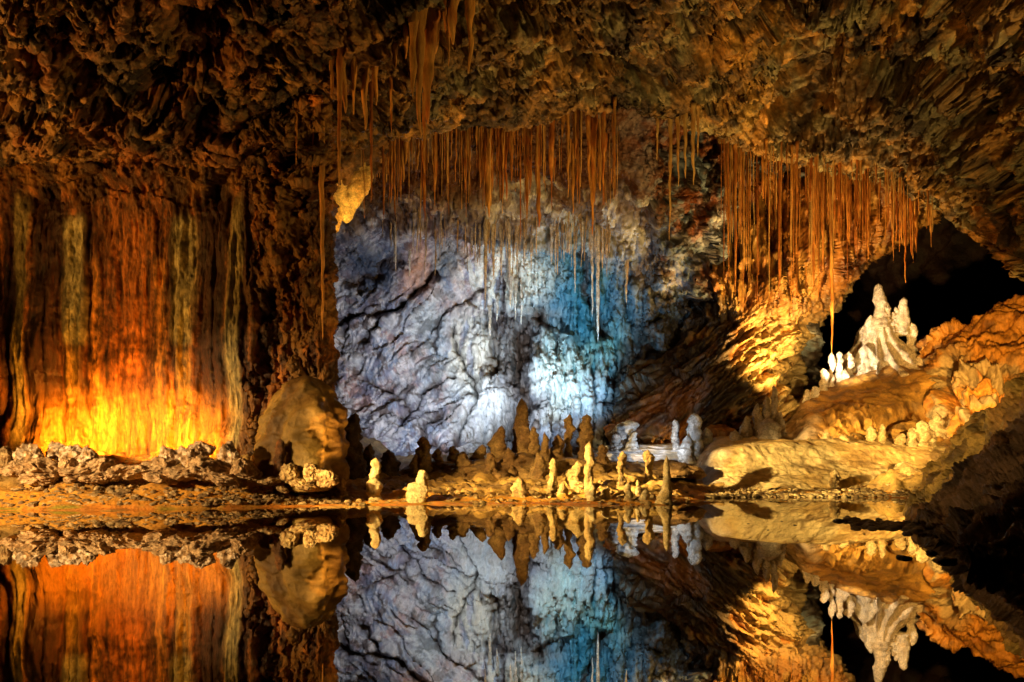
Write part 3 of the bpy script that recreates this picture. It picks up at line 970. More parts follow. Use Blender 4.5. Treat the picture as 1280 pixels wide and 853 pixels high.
# ---- the finest straws between them: several hundred, too fine to pick apart
def fine_straws(label, n, place, cols, mat):
    g = np.random.default_rng(nseed())
    V, Q, C = [], [], []
    k = 0
    for _ in range(n):
        px, y0, L, d, w = place(g)
        a = P(px, y0, d) + [0, 0, .5]
        h = L / F * d + .5
        t = np.linspace(0, 1, 9)[:, None]
        u = np.linspace(0, 2 * math.pi, 6)[None, :-1]
        r = w / 2 / F * d * (1.15 - .75 * t) * (1 + .35 * g.standard_normal((9, 1)).clip(-1.5, 1.5))
        sway = np.cumsum(g.normal(0, .25 * w / F * d, (9, 1)), 0)
        p = np.stack([a[0] + sway + r * np.cos(u), a[1] + r * np.sin(u), a[2] - h * t + 0 * u], -1).reshape(-1, 3)
        V.append(p)
        Q.append(grid_quads(9, 5, True) + k)
        k += len(p)
        c = np.array(cols[g.integers(len(cols))]) * g.uniform(.6, 1.3)
        C.append((c * (.7 + .9 * t)[..., None] + 0 * u[..., None]).reshape(-1, 3))
    me = make_mesh('fine_straws', np.concatenate(V), np.concatenate(Q), np.concatenate(C), mat, True)
    link('fine_straws', me, kind='stuff', label=label)


def place_curtain(g):
    px = g.uniform(902, 1166)
    lim = interp(px, [(902, 190), (1000, 180), (1060, 110), (1110, 80), (1166, 35)])
    return px, interp(px, LIP) + g.uniform(-4, 6), lim * g.uniform(.12, 1) ** 2, g.uniform(25.0, 27.0) - .9 * (px > 1080), g.uniform(.9, 1.9)


def place_fringe(g):
    px = g.uniform(440, 775)
    return px, interp(px, LIP) + g.uniform(-3, 6), 110 * g.uniform(.1, 1) ** 1.6, interp(px, LIPD) + g.uniform(.4, 2.4), g.uniform(1.0, 2.4)


def place_wall(g):
    px = g.choice([g.uniform(585, 672), g.uniform(690, 765), g.uniform(475, 585)])
    y0 = g.uniform(270, 300)
    return px, y0, g.uniform(10, 55), wall_d(px, y0) - .08, g.uniform(1.0, 2.6)


fine_straws('hair-fine amber straws filling the curtain at the right', 150, place_curtain, [(.50, .24, .06), (.34, .12, .02), (.62, .40, .14)], M_curt)
fine_straws('hair-fine brown straws filling the roof fringe', 190, place_fringe, [(.36, .16, .04), (.22, .09, .02), (.46, .28, .10)], M_drip)
fine_straws('short pale drips along the ledge of the pale wall', 90, place_wall, [(.7, .62, .5), (.55, .42, .26), (.42, .3, .16)], M_mite)

# ---- white and amber drips on the pale wall itself
wd = random.Random(3)
drips = []
for x, y0, y1, w in ((607, 290, 385, 5), (616, 292, 350, 4), (626, 292, 345, 5), (636, 292, 350, 4), (646, 294, 342, 4), (655, 296, 325, 4), (664, 298, 338, 3), (600, 292, 330, 4), (590, 292, 322, 4), (690, 292, 330, 4), (718, 288, 365, 4), (712, 290, 318, 4), (728, 290, 318, 4),
                     (740, 292, 395, 4), (747, 292, 425, 5), (753, 294, 335, 4), (759, 296, 325, 4), (783, 330, 378, 4), (512, 315, 345, 5), (494, 290, 340, 2.5), (612, 385, 420, 5), (622, 380, 402, 4), (645, 360, 400, 5), (652, 362, 405, 4), (638, 355, 385, 4)):
    drips.append((x, y0, y1, w))
for x, y0, y1, w in drips:
    y0, w = y0 + wd.uniform(-9, 4), w * wd.uniform(.6, 1.1)
    d = min(wall_d(x, y0), wall_d(x, y0 + 12)) - .06
    if x == 747:
        lb = 'longest white drip on the blue part of the wall, with a fine pointed end'
    elif x == 740:
        lb = 'white drip just left of the longest one on the blue wall'
    elif x == 607:
        lb = 'longest white drip over the draperies in the middle of the wall'
    elif x == 783:
        lb = 'amber drip standing out alone before the dark rock right of the blue wall'
    else:
        lb = f"{size_words(y1 - y0, w, 35, 60, 4.5)} {'cream' if x > 680 else 'white'} drip on the pale wall {'under the pinkish ledge' if x < 570 else 'in the middle draperies' if x < 680 else 'beside the blue patch'}"
    stalactite(x, y0, y1, d, w + 1, (.62, .42, .2) if x in (783, 753, 759) else (.80, .76, .66), lb, 'pale drips on the back wall', 1, (.6, .5, .36), .3, 0, M_mite, 7, .6, flare=.9)

rock('roof_knob', 436, 196, 20.4, 92, 74, 'rough brown knob of rock under the roof carrying the bright yellow drapery', 'rock', None, (.20, .10, .03), (.08, .04, .015), M_ceil, 5, None, 6, .25, 0)
# ---- glowing yellow drapery in the pocket by the left wall
root = bpy.data.objects.new('flowstone_drapery', None)
COL.objects.link(root)
b0 = P(430, 228, 20.3)
root.location = tuple(b0)
root['label'] = 'bright yellow flowstone drapery in the pocket between rust wall and roof fringe'
root['category'] = 'drapery'
for px, y0, y1, w in ((410, 218, 308, 16), (419, 216, 290, 20), (430, 214, 278, 26), (443, 214, 262, 26), (455, 212, 244, 18)):
    a = P(px, y0, 20.3)
    h = -(y1 - y0) / F * 20.3
    r = w / 2 / F * 20.3
    me = lathe_mesh('fold', h - .3, [(0, r * 1.2), (.55, r), (.8, r * .75), (.95, r * .45), (1, r * .2)], a, M_mite, (.62, .44, .14), 16, 26, .22, 1.1, (0, 0), .15, (.5, .3, .08), 1, 3, .3)
    link('fold', me, root, a + [0, 0, .3] - b0)


# ------------------------------------------------------------------ stalagmites
def stalagmite(px, y1, d, w, label, col=(.50, .36, .16), col2=(.34, .22, .08), shape='post', z0=None, mat=None, lean=0., cat='stalagmite', group=None, rough=.24, seg=20, rings=36, squash=1., y0=None):
    a = P(px, 600, d)
    a[2] = (P(px, y0, d)[2] if y0 is not None else floor_z(a[0], d)) if z0 is None else z0
    top = P(px, y1, d)[2]
    h = max(top - a[2], .05) + .12
    a[2] -= .12
    r = w / 2 / F * d
    prof = {'post': [(0, 1.35), (.1, 1.12), (.3, 1.0), (.55, .95), (.8, .9), (.92, .72), (.98, .4), (1, .1)],
            'cone': [(0, 1.7), (.12, 1.35), (.3, 1.1), (.5, .92), (.7, .74), (.86, .58), (.95, .42), (1, .12)],
            'candle': [(0, 2.2), (.08, 1.6), (.18, 1.2), (.3, .8), (.5, .62), (.75, .5), (.93, .42), (1, .1)],
            'stump': [(0, 1.35), (.2, 1.15), (.6, 1.0), (.85, .85), (.96, .5), (1, .15)],
            'knob': [(0, 1.5), (.12, 1.1), (.35, .72), (.55, .62), (.68, .8), (.82, 1.0), (.93, .75), (1, .15)],
            'hump': [(0, 1.35), (.25, 1.15), (.5, 1.0), (.72, .84), (.9, .55), (1, .1)]}[shape]
    me = lathe_mesh('stalagmite', h, [(t, k * r) for t, k in prof], a, mat or M_mite, col, seg, rings, rough, squash, (lean * d / F, 0), .30, col2, 1.7, 0, .45)
    o = link('stalagmite', me, None, a, label=label, category=cat)
    if group:
        o['group'] = group
    return o


CREAM, TAN, BROWN = (.66, .54, .30), (.50, .36, .15), (.32, .21, .08)  # brown carries the shade the rear stalagmites stand in
G1 = 'lit stalagmites along the pool edge'
stalagmite(468, 573, 16.5, 14, 'slim pale stalagmite post standing alone on the lit shore', CREAM, (.5, .36, .16), 'stump', group=G1, lean=1)
root = bpy.data.objects.new('stalagmite', None)
COL.objects.link(root)
b0 = P(521, 628, 16.5)
root.location = tuple(b0)
root['label'], root['category'], root['group'] = 'stocky pale two-step stalagmite leaning right on the green shore tip', 'stalagmite', G1
for px, y0, y1, w, sh in ((519, 630, 603, 21, 'stump'), (526, 622, 588, 14, 'stump')):
    a = P(px, y0, 16.5)
    r = w / 2 / F * 16.5
    me = lathe_mesh('lump', (y0 - y1) / F * 16.5, [(0, 1.25 * r), (.3, 1.1 * r), (.75, r), (.93, .8 * r), (1, .4 * r)], a, M_mite, CREAM, 20, 24, .2, 1, (.03, 0), .12, (.5, .38, .18))
    link('lump', me, root, a - b0)
stalagmite(427, 598, 16.7, 11, 'small brown stump on the shore beside the ochre boulder', TAN, BROWN, 'stump', group=G1)
stalagmite(832, 571, 16.35, 15, 'cream candle-shaped stalagmite with a wide foot at the pool edge', CREAM, (.56, .4, .16), 'candle', group=G1)
stalagmite(737, 553, 17.1, 11, 'tall narrow tan stalagmite with a knobbed foot behind the green shore', TAN, BROWN, 'post', group=G1)
stalagmite(691, 573, 18.0, 10, 'straight tan stalagmite standing free before the dark group', TAN, BROWN, 'post', group=G1)
stalagmite(650, 597, 17.3, 17, 'rounded tan hump on the shore before the tallest dark stalagmite', TAN, BROWN, 'hump', group=G1)
stalagmite(720, 577, 18.2, 24, 'broad lumpy tan stalagmite left of the tall narrow one', TAN, BROWN, 'hump', group=G1)
stalagmite(777, 565, 18.6, 11, 'tan stalagmite with a swollen head in shade right of the tall narrow one', BROWN, TAN, 'knob', group=G1)
stalagmite(811, 563, 19.2, 13, 'brown waisted stalagmite in shade behind the cream candle', BROWN, TAN, 'knob', group=G1)
stalagmite(785, 604, 16.6, 9, 'little cream peg between pebbles on the green shore', CREAM, TAN, 'stump', group=G1)
stalagmite(741, 607, 16.5, 12, 'low cream button at the foot of the tall narrow stalagmite', CREAM, TAN, 'hump', group=G1)
stalagmite(759, 609, 16.7, 13, 'low cream cushion right of the button on the green shore', CREAM, TAN, 'hump', group=G1)
stalagmite(806, 612, 16.6, 11, 'low cream cushion left of the cream candle', CREAM, TAN, 'hump', group=G1)
stalagmite(797, 600, 17.4, 5, 'thin cream twig between the little peg and the candle', CREAM, TAN, 'post', group=G1)
stalagmite(704, 603, 17.4, 12, 'low tan knob right of the free straight stalagmite', TAN, BROWN, 'hump', group=G1)
G2 = 'dark stalagmites before the pale wall'
for px, y1, d, w, lb in ((540, 575, 21.6, 60, 'low dark mass of fused stumps under the blunt brown stalagmite'), (592, 574, 21.4, 60, 'low dark mass of fused stumps left of the pointed stalagmite'), (650, 566, 21.6, 74, 'broad dark base mass under the tallest stalagmite'), (706, 572, 22.0, 56, 'low dark mass under the twin slender posts'), (760, 576, 22.2, 60, 'low dark mass right of the twin slender posts')):
    stalagmite(px, y1, d, w, lb, BROWN, (.22, .13, .05), 'hump', group=G2, rough=.34, seg=40, rings=30)
for px, y1, d, w, sh, lb in ((529, 546, 21.0, 16, 'post', 'blunt brown stalagmite at the left of the dark group'),
                             (518, 568, 20.4, 9, 'cone', 'small brown cone left of the blunt stalagmite'),
                             (549, 561, 21.4, 12, 'post', 'short brown post right of the blunt stalagmite'),
                             (565, 558, 21.8, 13, 'stump', 'brown stump second right of the blunt stalagmite'),
                             (581, 565, 20.8, 16, 'stump', 'low round brown stump amid the left half of the dark group'),
                             (600, 556, 21.6, 18, 'hump', 'brown hump left of the pointed stalagmite'),
                             (624, 533, 21.8, 20, 'cone', 'pointed brown stalagmite just left of the tallest one'),
                             (649, 499, 22.4, 23, 'cone', 'tallest dark stalagmite, jagged, before the middle of the pale wall'),
                             (657, 528, 22.0, 16, 'post', 'brown shoulder post leaning on the tallest stalagmite'),
                             (668, 534, 21.9, 13, 'post', 'brown post second right of the tallest stalagmite'),
                             (681, 541, 21.5, 12, 'cone', 'thin brown cone third right of the tallest stalagmite'),
                             (695, 544, 22.0, 16, 'post', 'blunt brown post midway between the tallest and the twin posts'),
                             (711, 519, 22.6, 12, 'knob', 'left one of the two slender tall posts before the white flow'),
                             (731, 519, 22.8, 18, 'post', 'right one of the two slender tall posts, with a pale top'),
                             (638, 560, 20.8, 14, 'hump', 'low brown hump at the foot of the tallest stalagmite'),
                             (612, 566, 20.4, 12, 'stump', 'low brown stump before the pointed stalagmite'),
                             (672, 566, 20.4, 15, 'hump', 'low brown hump before the posts right of the tallest'),
                             (752, 556, 21.8, 12, 'stump', 'brown stump right of the twin slender posts'),
                             (442, 517, 19.2, 20, 'post', 'black-brown column in shade beside the ochre boulder'),
                             (463, 555, 20.0, 15, 'hump', 'dark hump right of the black-brown column'),
                             (487, 563, 20.6, 20, 'hump', 'dark low hump behind the slim pale post')):
    dk = px < 500
    stalagmite(px, y1, d, w, lb, (.10, .06, .03) if dk else BROWN, (.06, .035, .02) if dk else (.22, .13, .05), sh, group=G2, rough=.32, lean=random.uniform(-2, 2))  # shade put into the colour, near black for the left ones
G3 = 'blue-lit stalagmites on the white ledge'
ledge_z = P(800, 560, 24.8)[2]
stalagmite(781, 526, 24.8, 24, 'mushroom-shaped bluish white stalagmite on the ledge under the orange flowstone', (.7, .72, .74), (.5, .55, .6), 'knob', z0=ledge_z, group=G3)
stalagmite(769, 543, 24.6, 10, 'small bluish white peg left of the mushroom-shaped one', (.7, .72, .74), (.5, .55, .6), 'stump', z0=ledge_z, group=G3)
stalagmite(791, 540, 24.4, 12, 'short bluish white peg right of the mushroom-shaped one', (.7, .72, .74), (.5, .55, .6), 'cone', z0=ledge_z, group=G3)
stalagmite(845, 525, 24.6, 9, 'thin bluish white stalagmite on the right part of the ledge', (.72, .74, .76), (.5, .55, .6), 'post', z0=ledge_z, group=G3)
stalagmite(869, 517, 24.2, 17, 'fat bluish white stalagmite with a rounded head at the ledge end', (.75, .78, .8), (.5, .55, .6), 'post', y0=575, group=G3)
stalagmite(884, 535, 24.6, 13, 'short bluish white stub right of the fat rounded one', (.6, .58, .55), (.5, .45, .36), 'stump', y0=575, group=G3)
stalagmite(858, 545, 24.0, 15, 'low white cushion left of the fat rounded stalagmite', (.7, .72, .72), (.5, .55, .6), 'hump', y0=575, group=G3)


G4 = 'rubble stones heaped before the rust wall'
base_rocks = [(71, 562, 24, 20, 'rounded white-capped stone on top of the rubble heap'), (92, 572, 26, 24, 'angular pale stone below the white-capped one'), (37, 573, 24, 30, 'tall pale block of the rubble heap'), (112, 574, 20, 24, 'upright pale stone in the rubble heap'),
              (128, 584, 30, 18, 'flat brown stone in the dip of the heap'), (58, 588, 40, 22, 'wide low stone at the foot of the heap'), (95, 591, 36, 16, 'low slab at the foot of the heap'), (20, 588, 26, 22, 'rough brown stone near the wall foot'), (150, 591, 28, 14, 'low brown stone in the middle of the heap'), (45, 600, 30, 12, 'flat slab by the sandy shore'), (82, 582, 16, 16, 'dark chip in the hollow of the heap'), (120, 598, 30, 12, 'thin slab on the sand before the heap')]
for i, (px, py, w, h, lb) in enumerate(base_rocks):
    for mirror in (0, 1):
        x = 324 - px if mirror else px
        d = 16.1 - (py - 562) * .022
        rock('boulder', x + (random.uniform(-3, 3) if mirror else 0), py, d, w * 1.15, h * 1.15, f"{lb}, {'right' if mirror else 'left'} half", 'boulder', G4, (.72, .56, .40) if i in (0, 1, 2, 3) else (.56, .38, .21), (.34, .20, .09), level=4, rough=.28, cuts=7)
for px, py, w, h, lb in ((300, 588, 24, 26, 'pale block between the rubble heap and the ochre boulder'), (318, 596, 18, 16, 'small brown stone left of the ochre boulder foot'), (335, 602, 26, 12, 'cream cushion of sinter left before the ochre boulder'), (362, 594, 22, 26, 'cream lumpy stone leaning on the ochre boulder'), (376, 604, 34, 14, 'broad cream sinter cushion before the ochre boulder'), (389, 592, 20, 22, 'pinkish grey stone on the ochre boulder front'), (408, 598, 26, 22, 'dark brown stone at the right foot of the ochre boulder'), (8, 575, 20, 30, 'brown block at the very left edge of the heap'), (352, 612, 16, 8, 'small flat stone on the sand')):
    rock('boulder', px, py, 15.7, w, h, lb, 'boulder', G4, (.44, .31, .15), (.26, .15, .06), level=4, rough=.25, cuts=7)


def solid(name, px, y0, y1, d, w, prof, label, cat, col, col2, mat, seg=72, rings=80, rough=.2, squash=1., lean=0., flute=0, knob=.1, freq=1.6):
    a = P(px, y0, d)
    r = w / 2 / F * d
    me = lathe_mesh(name, (y0 - y1) / F * d, [(t, k * r) for t, k in prof], a, mat, col, seg, rings, rough, squash, (lean * d / F, 0), knob, col2, freq, flute, .15)
    return link(name, me, None, a, label=label, category=cat)


SEED[0] = 3534
solid('ochre_boulder', 368, 612, 471, 17.1, 114, [(0, 1.05), (.2, 1.02), (.45, .98), (.65, .88), (.8, .70), (.92, .48), (.97, .3), (1, .08)], 'tall ochre flowstone boulder leaning on the right corner of the rust wall', 'boulder', (.25, .155, .035), (.13, .07, .018), M_bank, rough=.13, lean=16, flute=2, knob=.03, freq=2.2)
stalagmite(349, 549, 15.9, 13, 'rust-brown ribbed stump before the ochre boulder', (.22, .09, .025), (.10, .045, .015), 'post', y0=603, group=G1)

# bluish ledge and the rounded orange lumps under the flowstone
rock('sinter_ledge', 806, 566, 25.4, 140, 22, 'long bluish white ledge carrying the mushroom-shaped stalagmite', 'ledge', None, (.66, .66, .66), (.42, .36, .26), M_back, 5, 70, 4, .14, 0)
rock('flowstone_lump', 900, 545, 25.3, 38, 34, 'rounded orange lump at the foot of the flowstone slope', 'rock', None, (.45, .22, .05), (.26, .1, .02), M_curt, 4, None, 3, .12)
rock('flowstone_lump', 840, 590, 21.5, 70, 26, 'low brown hump behind the cream candle stalagmite', 'rock', None, (.25, .15, .06), (.12, .07, .03), M_stone, 4, None, 3, .2)


# ------------------------------------------------------------------ right bank
def bank_sheet(name, ctrl, nr, nc, colf, dispf, mat, **props):
    p = sheet(np.array(ctrl), nr, nc)
    px, py = project(p)
    n = normals(p, EYE)
    p = p + n * dispf(p, px, py)[..., None]
    c = np.zeros(p.shape)
    return finish(name, p, colf(c, p, px, py), mat, **props)


def terrace():
    pxs = [852, 866, 880, 900, 940, 1000, 1060, 1120, 1170, 1215, 1260]
    rows = []
    for top, d in ((530, 27.5), (547, 24.5), (555, 22.6), (562, 21.9), (580, 21.5), (598, 21.0), (616, 20.4)):
        rows.append([P(px, top + interp(px, [(852, 40), (866, 30), (880, 14), (905, 0), (1300, 0)]) * (1 - (top - 530) / 90), d + interp(px, [(852, 3.2), (880, 1.0), (905, .1), (1000, 0), (1200, .4)])) for px in pxs])

    def disp(p, px, py):
        q = warp(p, .3, 601)
        return fbm(q * np.array([.35, .5, .6]), 3, 602) * .16 + fbm(q * np.array([2.2, 2.2, 3]), 4, 603, .6) * .025 + .02 * (ridged(q * 3, 3, 605) - .7) + .05 * (ridged(p * np.array([.25, .4, 1.6]), 2, 604) - .8)

    def colf(c, p, px, py):
        c[:] = (.56, .39, .15)
        c = blend(c, (.66, .52, .26), sstep(-.1, .3, fbm(p * .8, 4, 606)))
        c = blend(c, (.30, .19, .07), .8 * sstep(.1, .4, fbm(p * np.array([.8, .8, 2]), 4, 607)))
        c = blend(c, (.52, .46, .42), .9 * (1 - sstep(885, 915, px + 14 * fbm(p, 3, 608))))
        return blend(c, (.16, .10, .05), .5 * sstep(.15, .4, fbm(p * 2.2, 4, 609)))
    bank_sheet('flowstone_terrace', rows, 130, 380, colf, disp, M_bank, label='low pale flowstone terrace facing the pool under the orange mound', category='terrace')


terrace()


def mound():
    crest = [(930, 552), (960, 540), (985, 524), (1000, 503), (1030, 490), (1060, 472), (1100, 455), (1150, 438), (1175, 428), (1200, 440), (1240, 470)]
    cd = [(930, 25.2), (985, 26.2), (1030, 28), (1100, 29.8), (1150, 30), (1240, 29)]
    pxs = np.array([925, 950, 970, 990, 1010, 1035, 1060, 1090, 1120, 1150, 1180, 1210, 1240])
    rows = []
    rows.append([P(px, interp(px, crest) + 40, interp(px, cd) + 4) for px in pxs])
    rows.append([P(px, interp(px, crest) + 1, interp(px, cd) + 1.2) for px in pxs])
    for t in (0, .15, .35, .55, .75, .9, 1.0):
        rows.append([P(px, interp(px, crest) * (1 - t) + 560 * t, interp(px, cd) * (1 - t) + 23.2 * t - .9 * math.sin(math.pi * min(1, t * 1.1)) * (px > 990)) for px in pxs])

    def disp(p, px, py):
        q = warp(p, .3, 620)
        wy = py + 6 * fbm(p, 3, 621)
        gap = np.exp(-(pline(px, wy, [(1105, 528), (1135, 516), (1170, 508), (1200, 500)]) / 9) ** 2)
        drip = sstep(1025, 1040, px) * (1 - sstep(1090, 1110, px)) * sstep(500, 520, py)
        return fbm(q * .4, 3, 622) * .28 + fbm(q * 1.8, 4, 623, .62) * .06 - gap * .9 + drip * (ridged(p * np.array([2.2, .5, .5]), 3, 624) - .8) * .35

    def colf(c, p, px, py):
        c[:] = (.50, .27, .06)
        c = blend(c, (.60, .33, .07), sstep(-.1, .3, fbm(p * .7, 4, 625)))
        c = blend(c, (.26, .13, .03), .8 * sstep(.05, .4, fbm(p * 1.3, 5, 626)))
        c = blend(c, (.52, .46, .40), .75 * (1 - sstep(985, 1035, px + 22 * fbm(p, 3, 627))))
        return blend(c, (.10, .06, .03), .6 * sstep(.2, .45, fbm(p * 2.5, 4, 628)))
    bank_sheet('flowstone_mound', rows, 200, 320, colf, disp, M_bank, label='ochre flowstone mound sloping up from the terrace to the white castle-like formation', category='mound')


mound()


def orange_bank():
    crest = [(1150, 440), (1165, 421), (1185, 411), (1205, 412), (1225, 400), (1245, 390), (1280, 372), (1360, 340), (1480, 300), (1600, 270)]
    pxs = [1150, 1165, 1180, 1195, 1210, 1230, 1255, 1285, 1330, 1400, 1500, 1600]
    rows = [[P(px, interp(px, crest) + 60, 31) for px in pxs], [P(px, interp(px, crest) + 2, 28.2) for px in pxs]]
    back = [(1150, 4.5), (1165, 2.6), (1180, 1.5), (1195, .7), (1210, .2), (1230, 0)]
    for t in (0, .12, .3, .5, .7, .88, 1.0):
        rows.append([P(px, interp(px, crest) * (1 - t) + 560 * t, 27.4 * (1 - t) + 22.5 * t - .8 * math.sin(math.pi * t) + interp(px, back) * (1 - .3 * t)) for px in pxs])

    def disp(p, px, py):
        q = warp(p, .35, 640)
        h, r = facets(q * .7, 641)
        gap = np.exp(-(pline(px, py + 8 * fbm(p, 3, 642), [(1190, 510), (1183, 475), (1192, 445)]) / 6) ** 2)
        drip = sstep(1195, 1210, px) * (1 - sstep(1245, 1260, px)) * sstep(440, 470, py)
        return fbm(q * .5, 4, 643) * .45 + h * .1 + fbm(q * 2, 5, 644, .66) * .15 + (ridged(q * 1.3, 4, 651) - .8) * .1 - gap * .7 + drip * (ridged(p * np.array([1.7, .5, .4]), 3, 645) - .7) * .5

    def colf(c, p, px, py):
        low = sstep(425, 470, py + 18 * fbm(p, 3, 646))
        c[:] = (.55, .25, .04)
        c = blend(c, (.30, .11, .02), .8 * sstep(.0, .4, fbm(p * 1.2, 4, 647)))
        c = blend(c, (.40, .33, .18), .85 * low * sstep(-.25, .2, fbm(p, 3, 648)))
        c = blend(c, (.08, .055, .03), .85 * sstep(1240, 1275, px - .5 * (py - 470) + 16 * fbm(p, 3, 649)) * sstep(440, 470, py))
        return blend(c, (.09, .05, .02), .6 * sstep(.2, .45, fbm(p * 2.4, 4, 650)))
    bank_sheet('orange_bank', rows, 200, 260, colf, disp, M_bank, label='orange-lit rock bank with grey drip columns beside the tunnel mouth', category='rock bank')


orange_bank()


def dark_rock():
    crest = [(1128, 646), (1150, 626), (1165, 606), (1185, 579), (1205, 549), (1235, 513), (1280, 480), (1360, 420), (1500, 340), (1640, 280)]
    cdep = [(1128, 14.0), (1165, 14.6), (1205, 14.2), (1280, 13.2), (1400, 12), (1640, 11)]
    base = [(1128, 652), (1150, 660), (1175, 668), (1200, 690), (1240, 708), (1280, 722), (1400, 770), (1640, 850)]
    pxs = [1128, 1140, 1155, 1170, 1185, 1205, 1230, 1260, 1290, 1340, 1420, 1520, 1640]
    rows = [[P(px, interp(px, crest) + 70, interp(px, cdep) + 4) for px in pxs], [P(px, interp(px, crest) + 6, interp(px, cdep) + .9) for px in pxs]]
    for t in (0, .1, .25, .45, .65, .85, 1.0, 1.06):
        rows.append([P(px, interp(px, crest) * (1 - t) + interp(px, base) * t, interp(px, cdep) * (1 - t ** .7) + 900 / (interp(px, base) - 575) * t ** .7) for px in pxs])

    def disp(p, px, py):
        q = warp(p, .3, 660)
        h, r = facets(warp(p * 1.1, .4, 661), 662)
        k = p[..., 0] * .7 + p[..., 2] * .7
        rib = ridged(np.stack([(p[..., 0] * .6 - p[..., 2] * .8) * .9, p[..., 1] * .7, k * .3], -1), 4, 663)
        return (fbm(q * .8, 4, 664) * .3 + h * .08 + (rib - .8) * .16 + fbm(q * 3, 5, 665, .66) * .09 + (ridged(q * 4, 3, 669) - .7) * .03) * sstep(1122, 1160, px)

    def colf(c, p, px, py):
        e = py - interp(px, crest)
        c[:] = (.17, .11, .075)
        c = blend(c, (.30, .20, .06), .9 * (1 - sstep(14, 52, e + 22 * fbm(p * 1.2, 3, 666))))  # lit ridge painted in as a yellower band along the crest
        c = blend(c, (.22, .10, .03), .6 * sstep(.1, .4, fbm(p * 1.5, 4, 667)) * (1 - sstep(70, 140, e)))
        return blend(c, (.02, .015, .015), .7 * sstep(.0, .35, fbm(p * 1.8, 4, 668)))
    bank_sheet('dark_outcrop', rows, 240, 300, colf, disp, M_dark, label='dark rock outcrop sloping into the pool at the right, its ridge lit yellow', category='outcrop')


dark_rock()

# ---- white castle-like formation on the mound
root = bpy.data.objects.new('flowstone_castle', None)
COL.objects.link(root)
b0 = P(1108, 470, 29.6)
root.location = tuple(b0)
root['label'] = 'white castle-like flowstone cone with knobby spires on top of the mound'
root['category'] = 'flowstone cone'


def castle_part(name, px, y0, y1, w, prof, d=29.6, seg=20, rings=34, rough=.16, flute=0, lean=0, col=(.78, .70, .58), knob=.15):
    a = P(px, y0, d)
    r = w / 2 / F * d
    me = lathe_mesh(name, (y0 - y1) / F * d, [(t, k * r) for t, k in prof], a, M_mite, col, seg, rings, rough, 1, (lean * d / F, 0), knob, (.66, .54, .38), 1.2, flute, .35)
    link(name, me, root, a - b0)


castle_part('cone', 1108, 486, 396, 106, [(0, 1.3), (.1, 1.08), (.22, .86), (.36, .68), (.52, .52), (.7, .40), (.88, .30), (1, .15)], seg=96, rings=90, rough=.24, flute=17, knob=.12, lean=-4)
SP = [(0, 1.5), (.15, 1.15), (.35, .9), (.5, .85), (.62, 1.0), (.75, .78), (.88, .62), (.96, .4), (1, .1)]
castle_part('spire', 1099, 410, 355, 16, SP)
castle_part('spire', 1107, 404, 376, 10, SP)
castle_part('spire', 1128, 420, 373, 15, SP, lean=1)
castle_part('spire', 1117, 408, 390, 9, SP)
castle_part('spire', 1089, 428, 394, 11, SP)
castle_part('spire', 1121, 416, 384, 10, SP)
castle_part('spire', 1138, 440, 404, 13, SP)
castle_part('shoulder', 1143, 478, 425, 46, [(0, 1.2), (.4, .95), (.7, .6), (.9, .3), (1, .05)], seg=32, rings=40, flute=6, d=29.9, col=(.70, .56, .36))
castle_part('shoulder', 1082, 480, 432, 36, [(0, 1.2), (.4, .9), (.7, .55), (.9, .3), (1, .05)], seg=32, rings=40, flute=6, d=29.2)
G5 = 'white stalagmites along the mound crest'
for px, y0, y1, w, d, sh, lb in ((1008, 503, 487, 8, 27.0, 'stump', 'small white peg, lowest of the row climbing the mound crest'), (1018, 499, 483, 10, 27.3, 'stump', 'squat white peg second lowest in the row on the mound crest'), (1030, 494, 461, 10, 27.8, 'post', 'white post with a blunt head below the tall pair on the crest'),
                                 (1040, 490, 441, 8, 28.2, 'knob', 'left one of the tall white pair on the mound crest'), (1049, 486, 440, 9, 28.4, 'post', 'right one of the tall white pair on the mound crest'), (1062, 480, 440, 11, 28.8, 'knob', 'knobby white stalagmite leaning toward the castle-like cone'), (1056, 484, 462, 12, 28.4, 'hump', 'low white hump between the tall pair and the knobby one')):
    stalagmite(px, y1, d, w, lb, (.80, .70, .58), (.6, .5, .36), sh, y0=y0 + 4, group=G5)
G6 = 'grey-white stalagmites at the left end of the terrace'
for px, y0, y1, w, d, sh, lb in ((968, 548, 482, 8, 24.6, 'post', 'tallest grey-white stalagmite at the mound foot near the flowstone slope'), (958, 550, 495, 9, 24.6, 'post', 'grey-white stalagmite just left of the tallest at the mound foot'), (946, 552, 505, 15, 24.5, 'cone', 'broad grey-white cone in the mound foot cluster'),
                                 (933, 553, 520, 14, 24.4, 'hump', 'low grey-white hump at the left of the mound foot cluster'), (977, 548, 515, 12, 24.4, 'cone', 'grey-white cone right of the tallest at the mound foot'), (962, 552, 522, 26, 24.1, 'hump', 'wide grey-white base hump under the mound foot cluster'), (921, 556, 538, 14, 24.0, 'hump', 'lowest grey-white hump at the terrace end')):
    stalagmite(px, y1, d, w, lb, (.56, .50, .44), (.42, .33, .22), sh, y0=y0 + 4, group=G6)
G7 = 'small stalagmites on the terrace top'
